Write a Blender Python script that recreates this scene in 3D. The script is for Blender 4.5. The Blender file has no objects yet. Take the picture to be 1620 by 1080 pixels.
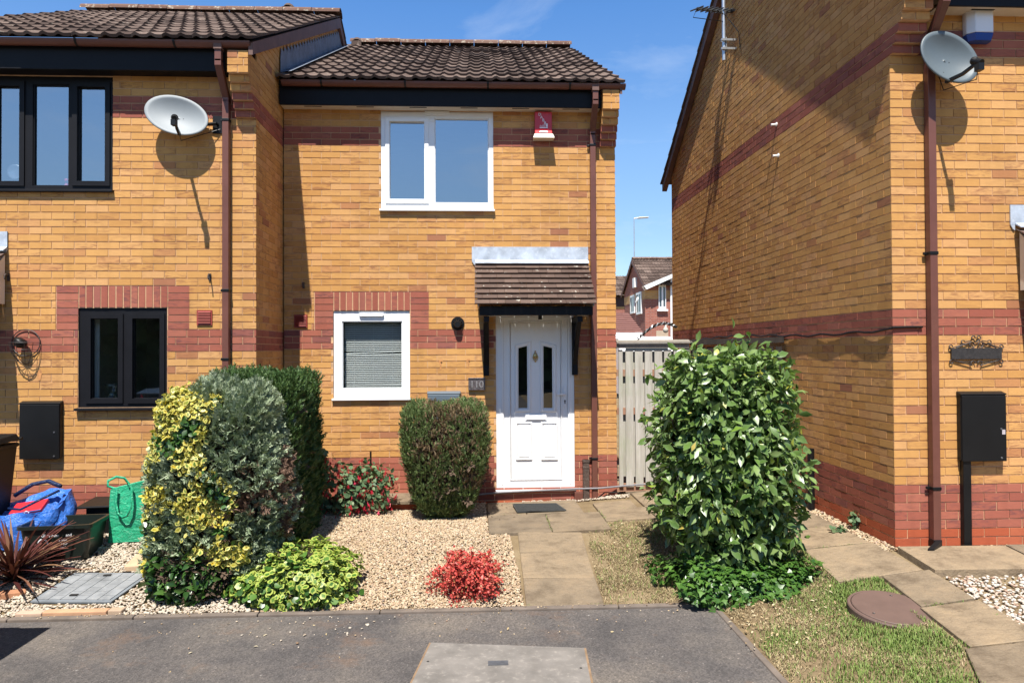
import bpy, bmesh, math, random
import numpy as np
from mathutils import Vector, Matrix, noise
random.seed(7); rng = np.random.default_rng(7)
R = math.radians
sc = bpy.context.scene
COL = sc.collection

# ------------------------------------------------------------------ camera
YAW, PIT, ROL = R(2.65), R(0.74), R(-0.28)
FPX, EYE = 1111.1 / 1620.0, 1.78
def cam_axes():
    c, s = math.cos(YAW), math.sin(YAW); cp, sp = math.cos(PIT), math.sin(PIT); cr, sr = math.cos(ROL), math.sin(ROL)
    x = Vector((c, -s, 0)); y = Vector((s, c, 0)); z = Vector((0, 0, 1))
    yy = cp * y + sp * z; zz = -sp * y + cp * z
    return cr * x + sr * zz, yy, -sr * x + cr * zz
RT, FW, UP = cam_axes()
cd = bpy.data.cameras.new('camera'); cam = bpy.data.objects.new('camera', cd); COL.objects.link(cam)
m = Matrix.Identity(4)
for i in range(3):
    m[i][0] = RT[i]; m[i][1] = UP[i]; m[i][2] = -FW[i]
m[2][3] = EYE
cam.matrix_world = m
cd.sensor_width = 36; cd.lens = 36 * FPX; cd.clip_start = 0.05; cd.clip_end = 3000
sc.camera = cam

# ------------------------------------------------------------------ sky, sun, exposure
SUN = Vector((-0.20, -1.0, 1.98)).normalized()
EL = math.asin(SUN.z); AZ = math.atan2(SUN.x, SUN.y)
w = bpy.data.worlds.new('World'); sc.world = w; w.use_nodes = True
nt = w.node_tree; nt.nodes.clear()
out = nt.nodes.new('ShaderNodeOutputWorld'); bg = nt.nodes.new('ShaderNodeBackground')
sky = nt.nodes.new('ShaderNodeTexSky'); sky.sky_type = 'NISHITA'; sky.sun_disc = False
sky.sun_elevation = EL; sky.sun_rotation = AZ % (2 * math.pi); sky.altitude = 50; sky.air_density = 1.0; sky.dust_density = 0.35; sky.ozone_density = 2.6
tc = nt.nodes.new('ShaderNodeTexCoord'); mp = nt.nodes.new('ShaderNodeMapping'); mp.inputs['Scale'].default_value = (1.2, 1.2, 4.5)
nz = nt.nodes.new('ShaderNodeTexNoise'); nz.inputs['Scale'].default_value = 2.6; nz.inputs['Detail'].default_value = 7; nz.inputs['Roughness'].default_value = .6; nz.inputs['Distortion'].default_value = .5
cr_ = nt.nodes.new('ShaderNodeValToRGB'); cr_.color_ramp.elements[0].position = .50; cr_.color_ramp.elements[1].position = .80
cr_.color_ramp.elements[1].color = (.30, .30, .30, 1)
mx = nt.nodes.new('ShaderNodeMix'); mx.data_type = 'RGBA'; mx.inputs[7].default_value = (5.6, 6.0, 6.4, 1)
L = nt.links.new
L(tc.outputs['Generated'], mp.inputs['Vector']); L(mp.outputs[0], nz.inputs['Vector']); L(nz.outputs['Fac'], cr_.inputs[0])
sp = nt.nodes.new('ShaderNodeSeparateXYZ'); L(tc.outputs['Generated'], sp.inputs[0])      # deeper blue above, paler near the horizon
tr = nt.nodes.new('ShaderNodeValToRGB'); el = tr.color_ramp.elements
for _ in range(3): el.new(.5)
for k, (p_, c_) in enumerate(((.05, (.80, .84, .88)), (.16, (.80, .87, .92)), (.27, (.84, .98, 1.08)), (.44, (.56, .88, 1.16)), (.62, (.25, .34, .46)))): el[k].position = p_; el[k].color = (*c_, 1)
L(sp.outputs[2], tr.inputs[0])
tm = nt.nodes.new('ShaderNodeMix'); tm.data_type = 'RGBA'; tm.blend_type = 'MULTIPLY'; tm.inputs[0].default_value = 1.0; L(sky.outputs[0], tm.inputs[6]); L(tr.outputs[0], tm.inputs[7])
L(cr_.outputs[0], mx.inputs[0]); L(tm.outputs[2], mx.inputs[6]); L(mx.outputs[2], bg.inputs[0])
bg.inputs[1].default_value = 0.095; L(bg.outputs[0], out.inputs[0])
sl = bpy.data.lights.new('sun', 'SUN'); sl.energy = 4.8; sl.angle = R(0.5); sl.color = (1.0, .95, .87)
so = bpy.data.objects.new('sun', sl); COL.objects.link(so)
so.rotation_euler = (-SUN).to_track_quat('-Z', 'Y').to_euler()
vs = sc.view_settings; vs.view_transform = 'Standard'; vs.look = 'None'; vs.gamma = 1; vs.exposure = 1.0; vs.use_curve_mapping = False

# ------------------------------------------------------------------ reading positions off the surveyed camera
def ray(px, py):
    return (FW + RT * ((px - 810) / 1111.1) - UP * ((py - 540) / 1111.1)), Vector((0, 0, EYE))
def hy(px, py, Y):
    d, o = ray(px, py); t = (Y - o.y) / d.y; p = o + d * t; return p.x, p.z
def hx(px, py, X):
    d, o = ray(px, py); t = (X - o.x) / d.x; p = o + d * t; return p.y, p.z
def hz(px, py, Z):
    d, o = ray(px, py); t = (Z - o.z) / d.z; p = o + d * t; return p.x, p.y
def X_(px, py, Y): return hy(px, py, Y)[0]
def Z_(px, py, Y): return hy(px, py, Y)[1]

# ------------------------------------------------------------------ mesh helpers
class MB:
    def __init__(s): s.v = []; s.f = []; s.m = []
    def add(s, vs_, fs, mat=0):
        b = len(s.v); s.v += [tuple(p) for p in vs_]; s.f += [tuple(i + b for i in f) for f in fs]; s.m += [mat] * len(fs)
    def quad(s, a, b, c, d, mat=0): s.add([a, b, c, d], [(0, 1, 2, 3)], mat)
    def box(s, x0, x1, y0, y1, z0, z1, mat=0):
        s.add([(x0, y0, z0), (x1, y0, z0), (x1, y1, z0), (x0, y1, z0), (x0, y0, z1), (x1, y0, z1), (x1, y1, z1), (x0, y1, z1)],
              [(0, 1, 5, 4), (1, 2, 6, 5), (2, 3, 7, 6), (3, 0, 4, 7), (4, 5, 6, 7), (3, 2, 1, 0)], mat)
    def prism(s, poly, d, mat=0):
        n = len(poly); d = Vector(d); P = [Vector(p) for p in poly]
        s.add(P + [p + d for p in P], [tuple(range(n))[::-1], tuple(range(n, 2 * n))] + [(i, (i + 1) % n, n + (i + 1) % n, n + i) for i in range(n)], mat)
    def tube(s, pts, r, n=8, mat=0, cap=True, square=False):
        P = [Vector(p) for p in pts]; rs = r if isinstance(r, (list, tuple)) else [r] * len(P)
        rings = []; ref = None
        for i, p in enumerate(P):
            t = (P[min(i + 1, len(P) - 1)] - P[max(i - 1, 0)]).normalized()
            if ref is None:
                ref = Vector((0, 0, 1)) if abs(t.z) < .9 else Vector((1, 0, 0))
            a = t.cross(ref).normalized(); b = a.cross(t).normalized(); ref = b
            if square:
                rings.append([p + (a * sx + b * sy) * rs[i] for sx, sy in ((-1, -1), (1, -1), (1, 1), (-1, 1))])
            else:
                rings.append([p + (a * math.cos(2 * math.pi * k / n) + b * math.sin(2 * math.pi * k / n)) * rs[i] for k in range(n)])
        k = 4 if square else n; V = [q for rg in rings for q in rg]; F = []
        for i in range(len(P) - 1):
            for j in range(k):
                F.append((i * k + j, i * k + (j + 1) % k, (i + 1) * k + (j + 1) % k, (i + 1) * k + j))
        if cap: F += [tuple(range(k))[::-1], tuple(range((len(P) - 1) * k, len(P) * k))]
        s.add(V, F, mat)
    def lathe(s, prof, M, n=24, mat=0):   # prof: (r, h) in local frame, M: 4x4
        V = []; F = []
        for r, h in prof:
            for k in range(n): V.append(M @ Vector((r * math.cos(2 * math.pi * k / n), r * math.sin(2 * math.pi * k / n), h)))
        for i in range(len(prof) - 1):
            for k in range(n): F.append((i * n + k, i * n + (k + 1) % n, (i + 1) * n + (k + 1) % n, (i + 1) * n + k))
        s.add(V, F, mat)
    def build(s, name, mats, parent=None, smooth=False, bevel=0):
        me = bpy.data.meshes.new(name); me.from_pydata(s.v, [], s.f)
        for mt in (mats if isinstance(mats, (list, tuple)) else [mats]): me.materials.append(mt)
        if s.m: me.polygons.foreach_set('material_index', s.m)
        if smooth: me.polygons.foreach_set('use_smooth', [True] * len(s.f))
        me.update()
        return link(name, me, parent, bevel)
def link(name, me, parent=None, bevel=0):
    o = bpy.data.objects.new(name, me); COL.objects.link(o)
    if parent is not None:
        o.parent = parent; o.matrix_parent_inverse = parent.matrix_basis.inverted()
    if bevel:
        bv = o.modifiers.new('edge', 'BEVEL'); bv.width = bevel; bv.segments = 2; bv.limit_method = 'ANGLE'; bv.angle_limit = R(40)
    return o
def mesh_np(name, V, F, mats, parent=None, midx=None, attr=None, smooth=False):
    me = bpy.data.meshes.new(name); k = F.shape[1]
    me.vertices.add(len(V)); me.vertices.foreach_set('co', np.ascontiguousarray(V, dtype=np.float32).ravel())
    me.loops.add(F.size); me.loops.foreach_set('vertex_index', np.ascontiguousarray(F, dtype=np.int32).ravel())
    me.polygons.add(len(F)); me.polygons.foreach_set('loop_start', np.arange(0, F.size, k, dtype=np.int32))
    for mt in (mats if isinstance(mats, (list, tuple)) else [mats]): me.materials.append(mt)
    if midx is not None: me.polygons.foreach_set('material_index', np.ascontiguousarray(midx, dtype=np.int32))
    if attr is not None:
        a = me.attributes.new('edge', 'FLOAT', 'POINT'); a.data.foreach_set('value', np.ascontiguousarray(attr, dtype=np.float32))
    if smooth: me.polygons.foreach_set('use_smooth', np.ones(len(F), dtype=bool))
    me.update(calc_edges=True); me.validate()
    return link(name, me, parent)
def thing(name, label, cat, loc=(0, 0, 0), group=None):
    o = bpy.data.objects.new(name, None); COL.objects.link(o); o.location = loc; o.empty_display_size = .1
    o['label'] = label; o['category'] = cat
    if group: o['group'] = group
    return o
def tag(o, label, cat, group=None):
    o['label'] = label; o['category'] = cat
    if group: o['group'] = group
    return o
def kind(o, k): o['kind'] = k; return o
def text_mesh(name, s, size, mat, parent, M, extrude=.002, align='CENTER'):
    c = bpy.data.curves.new(name, 'FONT'); c.body = s; c.size = size; c.extrude = extrude; c.align_x = align; c.align_y = 'CENTER'
    t = bpy.data.objects.new(name, c); COL.objects.link(t)
    dg = bpy.context.evaluated_depsgraph_get(); me = bpy.data.meshes.new_from_object(t.evaluated_get(dg))
    bpy.data.objects.remove(t); me.transform(M); me.materials.clear(); me.materials.append(mat)
    return link(name, me, parent)
def front(x, y, z, rot=0):     # frame of a thing on a wall that faces -Y: local x right, local y up, local z out
    return Matrix.Translation((x, y, z)) @ Matrix(((1, 0, 0, 0), (0, 0, -1, 0), (0, 1, 0, 0), (0, 0, 0, 1))) @ Matrix.Rotation(rot, 4, 'Z')

# ------------------------------------------------------------------ materials
def nodes(name):
    mt = bpy.data.materials.new(name); mt.use_nodes = True; t = mt.node_tree
    return mt, t, t.nodes['Principled BSDF']
def N(t, typ, **kw):
    n = t.nodes.new(typ)
    for k, v in kw.items():
        if k.startswith('i_'):
            key = k[2:]; n.inputs[int(key) if key.isdigit() else key.replace('_', ' ')].default_value = v
        else: setattr(n, k, v)
    return n
def ramp(t, fac, stops):
    r = t.nodes.new('ShaderNodeValToRGB'); e = r.color_ramp.elements
    while len(e) < len(stops): e.new(.5)
    for k, (p, c) in enumerate(stops): e[k].position = p; e[k].color = (*c, 1)
    t.links.new(fac, r.inputs[0]); return r.outputs[0]
def mixc(t, fac, a, b, blend='MIX'):
    x = t.nodes.new('ShaderNodeMix'); x.data_type = 'RGBA'; x.blend_type = blend
    for sock, v in ((0, fac), (6, a), (7, b)):
        if hasattr(v, 'is_output'): t.links.new(v, x.inputs[sock])
        else: x.inputs[sock].default_value = v if sock == 0 else (*v, 1)
    return x.outputs[2]
def noise_(t, scale, detail=4, rough=.6, vec=None, stretch=None, dist=0):
    n = N(t, 'ShaderNodeTexNoise', i_Scale=scale, i_Detail=detail, i_Roughness=rough, i_Distortion=dist)
    if vec is None: vec = t.nodes.new('ShaderNodeTexCoord').outputs['Object']
    if stretch:
        mpn = t.nodes.new('ShaderNodeMapping'); mpn.inputs['Scale'].default_value = stretch; t.links.new(vec, mpn.inputs['Vector']); vec = mpn.outputs[0]
    t.links.new(vec, n.inputs['Vector']); return n.outputs['Fac']
def bump(t, p, h, dist=.003, strength=.6):
    b = t.nodes.new('ShaderNodeBump'); b.inputs['Distance'].default_value = dist; b.inputs['Strength'].default_value = strength
    t.links.new(h, b.inputs['Height']); t.links.new(b.outputs[0], p.inputs['Normal'])
def plain(name, col, rough=.5, var=.12, scale=9, metal=0, bumpd=0, spec=.5, dirt=None):
    mt, t, p = nodes(name); p.inputs['Roughness'].default_value = rough; p.inputs['Metallic'].default_value = metal; p.inputs['Specular IOR Level'].default_value = spec
    f = noise_(t, scale, 5); lo = tuple(c * (1 - var) for c in col); hi = tuple(min(1, c * (1 + var)) for c in col)
    c = ramp(t, f, [(.3, lo), (.7, hi)])
    if dirt:
        f2 = noise_(t, scale * 4, 6, .7); g = ramp(t, f2, [(.55, (0, 0, 0)), (.75, (1, 1, 1))]); c = mixc(t, g, c, dirt)
    t.links.new(c, p.inputs['Base Color'])
    if bumpd: bump(t, p, noise_(t, scale * 12, 4), bumpd, .5)
    return mt
def isl(t): return t.nodes.new('ShaderNodeNewGeometry').outputs['Random Per Island']
def brick_mat(name, stops, streak, sfac):
    mt, t, p = nodes(name); p.inputs['Roughness'].default_value = .85; p.inputs['Specular IOR Level'].default_value = .25
    rn = isl(t); tcn = t.nodes.new('ShaderNodeTexCoord').outputs['Object']
    ad = t.nodes.new('ShaderNodeVectorMath'); ad.operation = 'ADD'
    cmb = t.nodes.new('ShaderNodeCombineXYZ'); mul = N(t, 'ShaderNodeMath', operation='MULTIPLY', i_1=37.0); t.links.new(rn, mul.inputs[0])
    for k in range(3): t.links.new(mul.outputs[0], cmb.inputs[k])
    t.links.new(tcn, ad.inputs[0]); t.links.new(cmb.outputs[0], ad.inputs[1])
    base = ramp(t, rn, stops)
    r2 = N(t, 'ShaderNodeMath', operation='FRACT'); m17 = N(t, 'ShaderNodeMath', operation='MULTIPLY', i_1=91.7); t.links.new(rn, m17.inputs[0]); t.links.new(m17.outputs[0], r2.inputs[0])
    rsel = ramp(t, r2.outputs[0], [(.35, (.15, .15, .15)), (.75, (1, 1, 1))])
    s1 = noise_(t, 9, 5, .65, ad.outputs[0], (1, 1, 4.5), 1.0)         # drag-faced streaks, wider than tall
    sm = ramp(t, s1, [(.46, (0, 0, 0)), (.68, (1, 1, 1))])
    sc1 = N(t, 'ShaderNodeMath', operation='MULTIPLY', i_1=sfac); smx = mixc(t, 1.0, sm, rsel, 'MULTIPLY'); t.links.new(smx, sc1.inputs[0])
    c = mixc(t, sc1.outputs[0], base, streak)
    fine = noise_(t, 150, 3, .7, tcn, (1, 1, 2.2)); c = mixc(t, .22, c, ramp(t, fine, [(.3, (.25, .25, .25)), (.7, (1, 1, 1))]), 'MULTIPLY')
    big = noise_(t, .8, 3, .6, tcn); c = mixc(t, .6, c, ramp(t, big, [(.3, (.74, .73, .72)), (.65, (1, 1, 1))]), 'MULTIPLY')
    run = noise_(t, 1.6, 4, .6, tcn, (5, 5, .5)); c = mixc(t, .45, c, ramp(t, run, [(.30, (.74, .72, .70)), (.52, (1, 1, 1))]), 'MULTIPLY')
    t.links.new(c, p.inputs['Base Color']); bump(t, p, mixc(t, .5, fine, s1), .004, .55)
    return mt
BUFF = brick_mat('buff_brick', [(0, (.565, .284, .088)), (.3, (.615, .322, .102)), (.6, (.65, .350, .116)), (.88, (.67, .368, .148)), (.96, (.58, .285, .108)), (.985, (.48, .215, .09)), (1, (.36, .15, .085))], (.26, .095, .055), .75)
REDB = brick_mat('red_brick', [(0, (.33, .098, .066)), (.5, (.385, .122, .08)), (.85, (.43, .15, .098)), (1, (.27, .095, .08))], (.13, .055, .06), .8)
ENGB = brick_mat('smooth_red_brick', [(0, (.40, .092, .042)), (.6, (.45, .105, .045)), (1, (.48, .14, .07))], (.25, .06, .03), .3)
MORT = plain('mortar', (.54, .345, .205), .95, .2, 14, bumpd=.002, spec=.1)
def tile_mat(name, stops, lichen, lf=.62):
    mt, t, p = nodes(name); p.inputs['Roughness'].default_value = .95; p.inputs['Specular IOR Level'].default_value = .15
    c = ramp(t, isl(t), stops); f = noise_(t, 3.0, 4); c = mixc(t, .45, c, ramp(t, f, [(.3, (.55, .5, .5)), (.7, (1, 1, 1))]), 'MULTIPLY')
    l = ramp(t, noise_(t, 17, 6, .65), [(lf, (0, 0, 0)), (lf + .08, (1, 1, 1))]); c = mixc(t, l, c, lichen)
    t.links.new(c, p.inputs['Base Color']); bump(t, p, noise_(t, 120, 4), .004, .6); return mt
TILE = tile_mat('roof_tile', [(0, (.062, .044, .037)), (.4, (.10, .071, .059)), (.8, (.135, .098, .081)), (1, (.175, .13, .108))], (.24, .20, .165), .60)
PTILE = tile_mat('porch_tile', [(0, (.085, .058, .048)), (.5, (.108, .074, .06)), (1, (.135, .093, .075))], (.60, .58, .50), .63)
RIDGE = tile_mat('ridge_tile', [(0, (.13, .075, .058)), (.5, (.165, .10, .076)), (1, (.185, .125, .095))], (.34, .30, .24), .55)
LEAD = plain('lead', (.42, .47, .54), .5, .3, 6, metal=.15, dirt=(.66, .68, .70))
SHADELEAD = plain('shaded_lead', (.13, .155, .20), .6, .3, 6, dirt=(.22, .25, .30))  # darker copy of the lead, with the gable flashing's shade painted into its colour
BROWNP = plain('brown_plastic', (.135, .052, .038), .42, .12, 5, spec=.4)
BARGE = plain('brown_timber', (.135, .07, .055), .65, .2, 7)
BLACKW = plain('black_timber', (.0055, .0055, .0075), .55, .2, 6, bumpd=.001, spec=.22)
BLACKP = plain('black_plastic', (.006, .006, .0065), .45, .2, 6, bumpd=.0008, spec=.3)
SOFF = plain('cream_soffit', (.62, .56, .47), .6, .06, 4)
UPVC = plain('white_upvc', (.80, .81, .82), .28, .02, 3)
WHITE = plain('white_paint', (.78, .78, .76), .4, .05, 4)
GREYP = plain('grey_plastic', (.10, .13, .16), .5, .08, 6)
DARK = plain('dark_void', (.012, .011, .011), .8, .1, 4)
ROOM = plain('room_wall', (.42, .41, .39), .9, .1, 1.5)
METAL = plain('galvanised_metal', (.55, .56, .57), .35, .15, 12, metal=.8)
BRASS = plain('brass', (.55, .40, .18), .3, .15, 20, metal=.9)
IRON = plain('rusty_iron', (.035, .026, .024), .55, .4, 30, dirt=(.16, .13, .12))
RUSTW = plain('rust_wash', (.46, .21, .075), .9, .35, 40)
RUST = plain('rust', (.28, .10, .05), .9, .3, 20)
def glass_mat(name, ior, tint):
    mt = bpy.data.materials.new(name); mt.use_nodes = True; t = mt.node_tree; t.nodes.clear()
    o = t.nodes.new('ShaderNodeOutputMaterial'); mxs = t.nodes.new('ShaderNodeMixShader'); F0 = ((ior - 1) / (ior + 1)) ** 2
    ge = t.nodes.new('ShaderNodeNewGeometry'); dt = N(t, 'ShaderNodeVectorMath', operation='DOT_PRODUCT'); t.links.new(ge.outputs['Incoming'], dt.inputs[0]); t.links.new(ge.outputs['Normal'], dt.inputs[1])
    ab = N(t, 'ShaderNodeMath', operation='ABSOLUTE'); t.links.new(dt.outputs['Value'], ab.inputs[0]); om = N(t, 'ShaderNodeMath', operation='SUBTRACT', i_0=1.0); t.links.new(ab.outputs[0], om.inputs[1])
    pw = N(t, 'ShaderNodeMath', operation='POWER', i_1=5.0); t.links.new(om.outputs[0], pw.inputs[0]); fr = N(t, 'ShaderNodeMath', operation='MULTIPLY_ADD', i_1=1 - F0, i_2=F0); t.links.new(pw.outputs[0], fr.inputs[0])
    tr = N(t, 'ShaderNodeBsdfTransparent', i_Color=(*tint, 1)); gl = N(t, 'ShaderNodeBsdfGlossy', i_Roughness=.008, i_Color=(.93, .97, 1, 1))
    bp = N(t, 'ShaderNodeBump', i_Distance=.002, i_Strength=.07); t.links.new(noise_(t, 1.6, 1), bp.inputs['Height']); t.links.new(bp.outputs[0], gl.inputs['Normal'])
    t.links.new(fr.outputs[0], mxs.inputs[0]); t.links.new(tr.outputs[0], mxs.inputs[1]); t.links.new(gl.outputs[0], mxs.inputs[2]); t.links.new(mxs.outputs[0], o.inputs[0])
    return mt
GLASS = glass_mat('window_glass', 2.1, (.80, .84, .84))
GLASSU = glass_mat('upper_window_glass', 4.0, (.62, .66, .68))
# ------------------------------------------------------------------ ground heights
Y1, Y2, Y3 = 8.343, 7.353, 5.840            # the three house fronts
XM, XL, XR = 1.636, -2.300, 3.527           # right corner of the middle house, party corner, gable of the right house
GX = [-30, -2.3, -1.6, -.6, 1.0, 1.85, 2.9, 3.5, 30]
GY = [3.6, 4.94, 5.42, 5.84, 6.80, 7.35, 8.34, 40]
GZ = [  # rows GX, columns GY
 [-.23, -.23, -.215, -.14, .02, .10, .12, .12], [-.23, -.23, -.215, -.14, .02, .10, .12, .12], [-.23, -.23, -.215, -.16, -.02, .03, .02, .0],
 [-.23, -.23, -.215, -.16, -.01, -.0, -.02, .0], [-.23, -.23, -.215, -.14, .02, .02, -.01, .02], [-.20, -.20, -.19, -.12, .05, .06, .06, .06],
 [-.07, -.06, -.02, .04, .07, .09, .10, .10], [-.06, -.01, .05, .085, .09, .10, .10, .10], [-.06, -.01, .05, .085, .09, .10, .10, .10]]
def gz(x, y):
    x = min(max(x, GX[0]), GX[-1] - 1e-6); y = min(max(y, GY[0]), GY[-1] - 1e-6)
    i = max(k for k in range(len(GX) - 1) if GX[k] <= x); j = max(k for k in range(len(GY) - 1) if GY[k] <= y)
    u = (x - GX[i]) / (GX[i + 1] - GX[i]); v = (y - GY[j]) / (GY[j + 1] - GY[j])
    return (GZ[i][j] * (1 - u) + GZ[i + 1][j] * u) * (1 - v) + (GZ[i][j + 1] * (1 - u) + GZ[i + 1][j + 1] * u) * v
def gpt(px, py):      # where a line of sight meets the ground
    d, o = ray(px, py); t = .5
    for k in range(900):
        p = o + d * t
        if p.z < gz(p.x, p.y): return p.x, p.y
        t += .02
    return p.x, p.y

# ------------------------------------------------------------------ brickwork
PITCH, COURSE, JOINT = .225, .075, .010
def sub_iv(ivs, a, b):
    o = []
    for s, e in ivs:
        if b <= s or a >= e: o.append((s, e)); continue
        if a > s: o.append((s, a))
        if b < e: o.append((b, e))
    return o
def brick_face(mb, O, U, Nn, z0, rows, u0, u1, holes=(), matf=lambda r, u: 0, first_full=True, limf=None, inset=0.0, dep=.013, quoin=None, skip_mortar=False):
    O = Vector(O); U = Vector(U); Nn = Vector(Nn); Z = Vector((0, 0, 1))
    def one(a, b, za, zb, mat):
        if b - a < .02: return
        j = [random.uniform(-.0012, .0012) for _ in range(6)]
        a += j[0]; b += j[1]; d = random.uniform(-.0015, .0012)
        f = O + Nn * d; k = O - Nn * dep
        P = [f + U * a + Z * za, f + U * b + Z * (za + j[2] * .8), f + U * b + Z * zb, f + U * a + Z * (zb + j[3] * .8)]
        Q = [k + U * a + Z * za, k + U * b + Z * za, k + U * b + Z * zb, k + U * a + Z * zb]
        mb.add(P + Q, [(0, 1, 2, 3), (4, 5, 1, 0), (5, 6, 2, 1), (6, 7, 3, 2), (7, 4, 0, 3)], mat)
    for r in range(rows):
        za = z0 + r * COURSE + JOINT / 2; zb = z0 + (r + 1) * COURSE - JOINT / 2; zm = (za + zb) / 2
        ivs = [(u0 + inset, u1)]
        if limf:
            lim = limf(zm); ivs = [] if lim is None else [(max(u0 + inset, lim[0]), min(u1, lim[1]))]
            ivs = [iv for iv in ivs if iv[1] - iv[0] > .03]
        for (h0, h1, g0, g1) in holes:
            if g0 < zm < g1: ivs = sub_iv(ivs, h0, h1)
        off = 0 if (r % 2 == 0) == first_full else -PITCH / 2
        n = int((u1 - u0) / PITCH) + 3
        for k in range(-1, n):
            a = u0 + off + k * PITCH; b = a + PITCH - .0072
            for s, e in ivs:
                x, y = max(a, s), min(b, e)
                if y > x: one(x, y, za, zb, matf(r, (x + y) / 2))
    if quoin:
        for (a, b, za, zb) in quoin: one(a, b, za, zb, 1)
    if skip_mortar: return
    us = sorted({u0 + (inset if inset else 0), u1} | {h for q in holes for h in q[:2] if u0 < h < u1})
    z1 = z0 + rows * COURSE; zs = sorted({z0, z1} | {h for q in holes for h in q[2:] if z0 < h < z1})
    B = O - Nn * dep * .46
    if limf is None:
        for a, b in zip(us, us[1:]):
            for c, d in zip(zs, zs[1:]):
                if any(h0 - 1e-6 <= a and b <= h1 + 1e-6 and g0 - 1e-6 <= c and d <= g1 + 1e-6 for h0, h1, g0, g1 in holes): continue
                mb.quad(B + U * a + Z * c, B + U * b + Z * c, B + U * b + Z * d, B + U * a + Z * d, 3)
    else:
        for r in range(rows):
            c, d = z0 + r * COURSE, z0 + (r + 1) * COURSE; lim = limf((c + d) / 2)
            if lim is None or min(u1, lim[1]) - max(u0, lim[0]) < .02: continue
            a, b = max(u0 + inset, lim[0]), min(u1, lim[1])
            mb.quad(B + U * a + Z * c, B + U * b + Z * c, B + U * b + Z * d, B + U * a + Z * d, 3)
BM = [BUFF, REDB, ENGB, MORT]
def window_dress(u0, u1, top):          # stack-bonded red blocks beside the head and a soldier course above
    q = []
    for k in range(6):
        za = top - .225 + k * COURSE + JOINT / 2
        q += [(u0 - PITCH + JOINT, u0 - .001, za, za + COURSE - JOINT), (u1 + JOINT, u1 + PITCH, za, za + COURSE - JOINT)]
    n = round((u1 - u0 + JOINT) / COURSE); wd = (u1 - u0 + JOINT) / n
    for k in range(n): q.append((u0 + k * wd + (JOINT / 2 if k else JOINT), u0 + (k + 1) * wd - JOINT / 2 - .002, top + JOINT / 2, top + .225 - JOINT / 2))
    return q
def kneeler(mb, x0, x1, Yf, zrow, z0, step=.045):
    for k in range(8):
        za = z0 + (zrow + k) * COURSE; d = step * min(k + 1, 6)
        mt = 1 if k < 3 else 0
        h = (x0 + x1) / 2 + (.0 if k % 2 else .055)
        for a, b in ((x0, h - .005), (h + .005, x1)):
            mb.box(a, b, Yf - d, Yf + .12, za + .005, za + .070, mt)
        mb.box(x0 + .004, x1 - .004, Yf - d + .007, Yf + .1, za + (.0 if k else .004), za + .075, 3)

# ------------------------------------------------------------------ roofs
def tile_slope(mb, x0, x1, ye, ze, yr, zr, n=12, tw=.30, amp=.019, seg=14, mat=0):
    S = math.hypot(yr - ye, zr - ze); d = Vector((0, (yr - ye) / S, (zr - ze) / S)); nn = Vector((0, -d.z, d.y)) if d.y > 0 else Vector((0, d.z, -d.y))
    g = S / n; cols = max(1, round((x1 - x0) / tw)); wd = (x1 - x0) / cols
    for r in range(n):
        for c in range(cols):
            jx = random.uniform(-.004, .004); js = random.uniform(-.008, .008); jh = random.uniform(-.003, .003); tl = random.uniform(-.004, .004)
            V = []
            for k in range(seg + 1):
                t = k / seg; ph = (t * 2) % 1.0
                h = amp * (math.sin(math.pi * min(1, ph / .52)) ** 1.3 if ph < .52 else -.10 * math.sin(math.pi * (ph - .52) / .48)) if k < seg else 0.0
                x = x0 + (c + t) * wd + jx * (0 if c in (0, cols - 1) else 1)
                lo = Vector((x, ye, ze)) + d * (r * g - .03 + js) + nn * (h + .034 + jh + tl * t); up = Vector((x, ye, ze)) + d * ((r + 1) * g + .02) + nn * (h + .004)
                bt = lo - nn * .030
                V += [lo, up, bt]
            F = []
            for k in range(seg):
                a, b = 3 * k, 3 * k + 3
                F += [(a, b, b + 1, a + 1), (a + 2, b + 2, b, a)]
            F += [(0, 1, 2), (3 * seg, 3 * seg + 2, 3 * seg + 1)]
            mb.add(V, F, mat)
def ridge_tiles(mb, x0, x1, y, z, n=None):
    n = n or round((x1 - x0) / .45); wd = (x1 - x0) / n
    for k in range(n):
        a, b = x0 + k * wd + .004, x0 + (k + 1) * wd - .004; V = []; s = 9; dz = random.uniform(-.006, .006)
        for x in (a, b):
            for q in range(s):
                th = math.pi * (q / (s - 1)); V.append((x, y - .135 * math.cos(th), z + dz - .03 + .105 * math.sin(th)))
            for q in range(s):
                th = math.pi * (q / (s - 1)); V.append((x, y - .115 * math.cos(th), z + dz - .03 + .086 * math.sin(th)))
        F = []
        for q in range(s - 1):
            F += [(q, q + 1, 2 * s + q + 1, 2 * s + q)]
            F += [(q, s + q, s + q + 1, q + 1), (2 * s + q, 2 * s + q + 1, 3 * s + q + 1, 3 * s + q)]
        mb.add(V, F, 0)
def gutter(mb, x0, x1, y, z, r=.056):
    n = 10; V = []
    prof = [(-r * math.cos(math.pi * k / n), -r * math.sin(math.pi * k / n)) for k in range(n + 1)]
    prof2 = [(a * .9, b * .9) for a, b in prof][::-1]; P = prof + prof2
    for x in (x0, x1): V += [(x, y + a, z + b) for a, b in P]
    k = len(P); F = [(i, (i + 1) % k, k + (i + 1) % k, k + i) for i in range(k)]
    mb.add(V, F, 0)
    for x in (x0, x1):
        q = [(x, y + a, z + b) for a, b in prof]; mb.prism(q, (.004 if x == x0 else -.004, 0, 0), 0)
    xx = x0 + .45
    while xx < x1 - .2:
        V = []
        for x in (xx - .012, xx + .012): V += [(x, y + a * 1.09, z + b * 1.09 + .004) for a, b in prof]
        mb.add(V, [(i, i + 1, n + 2 + i, n + 1 + i) for i in range(n)], 1); xx += .95
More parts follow.
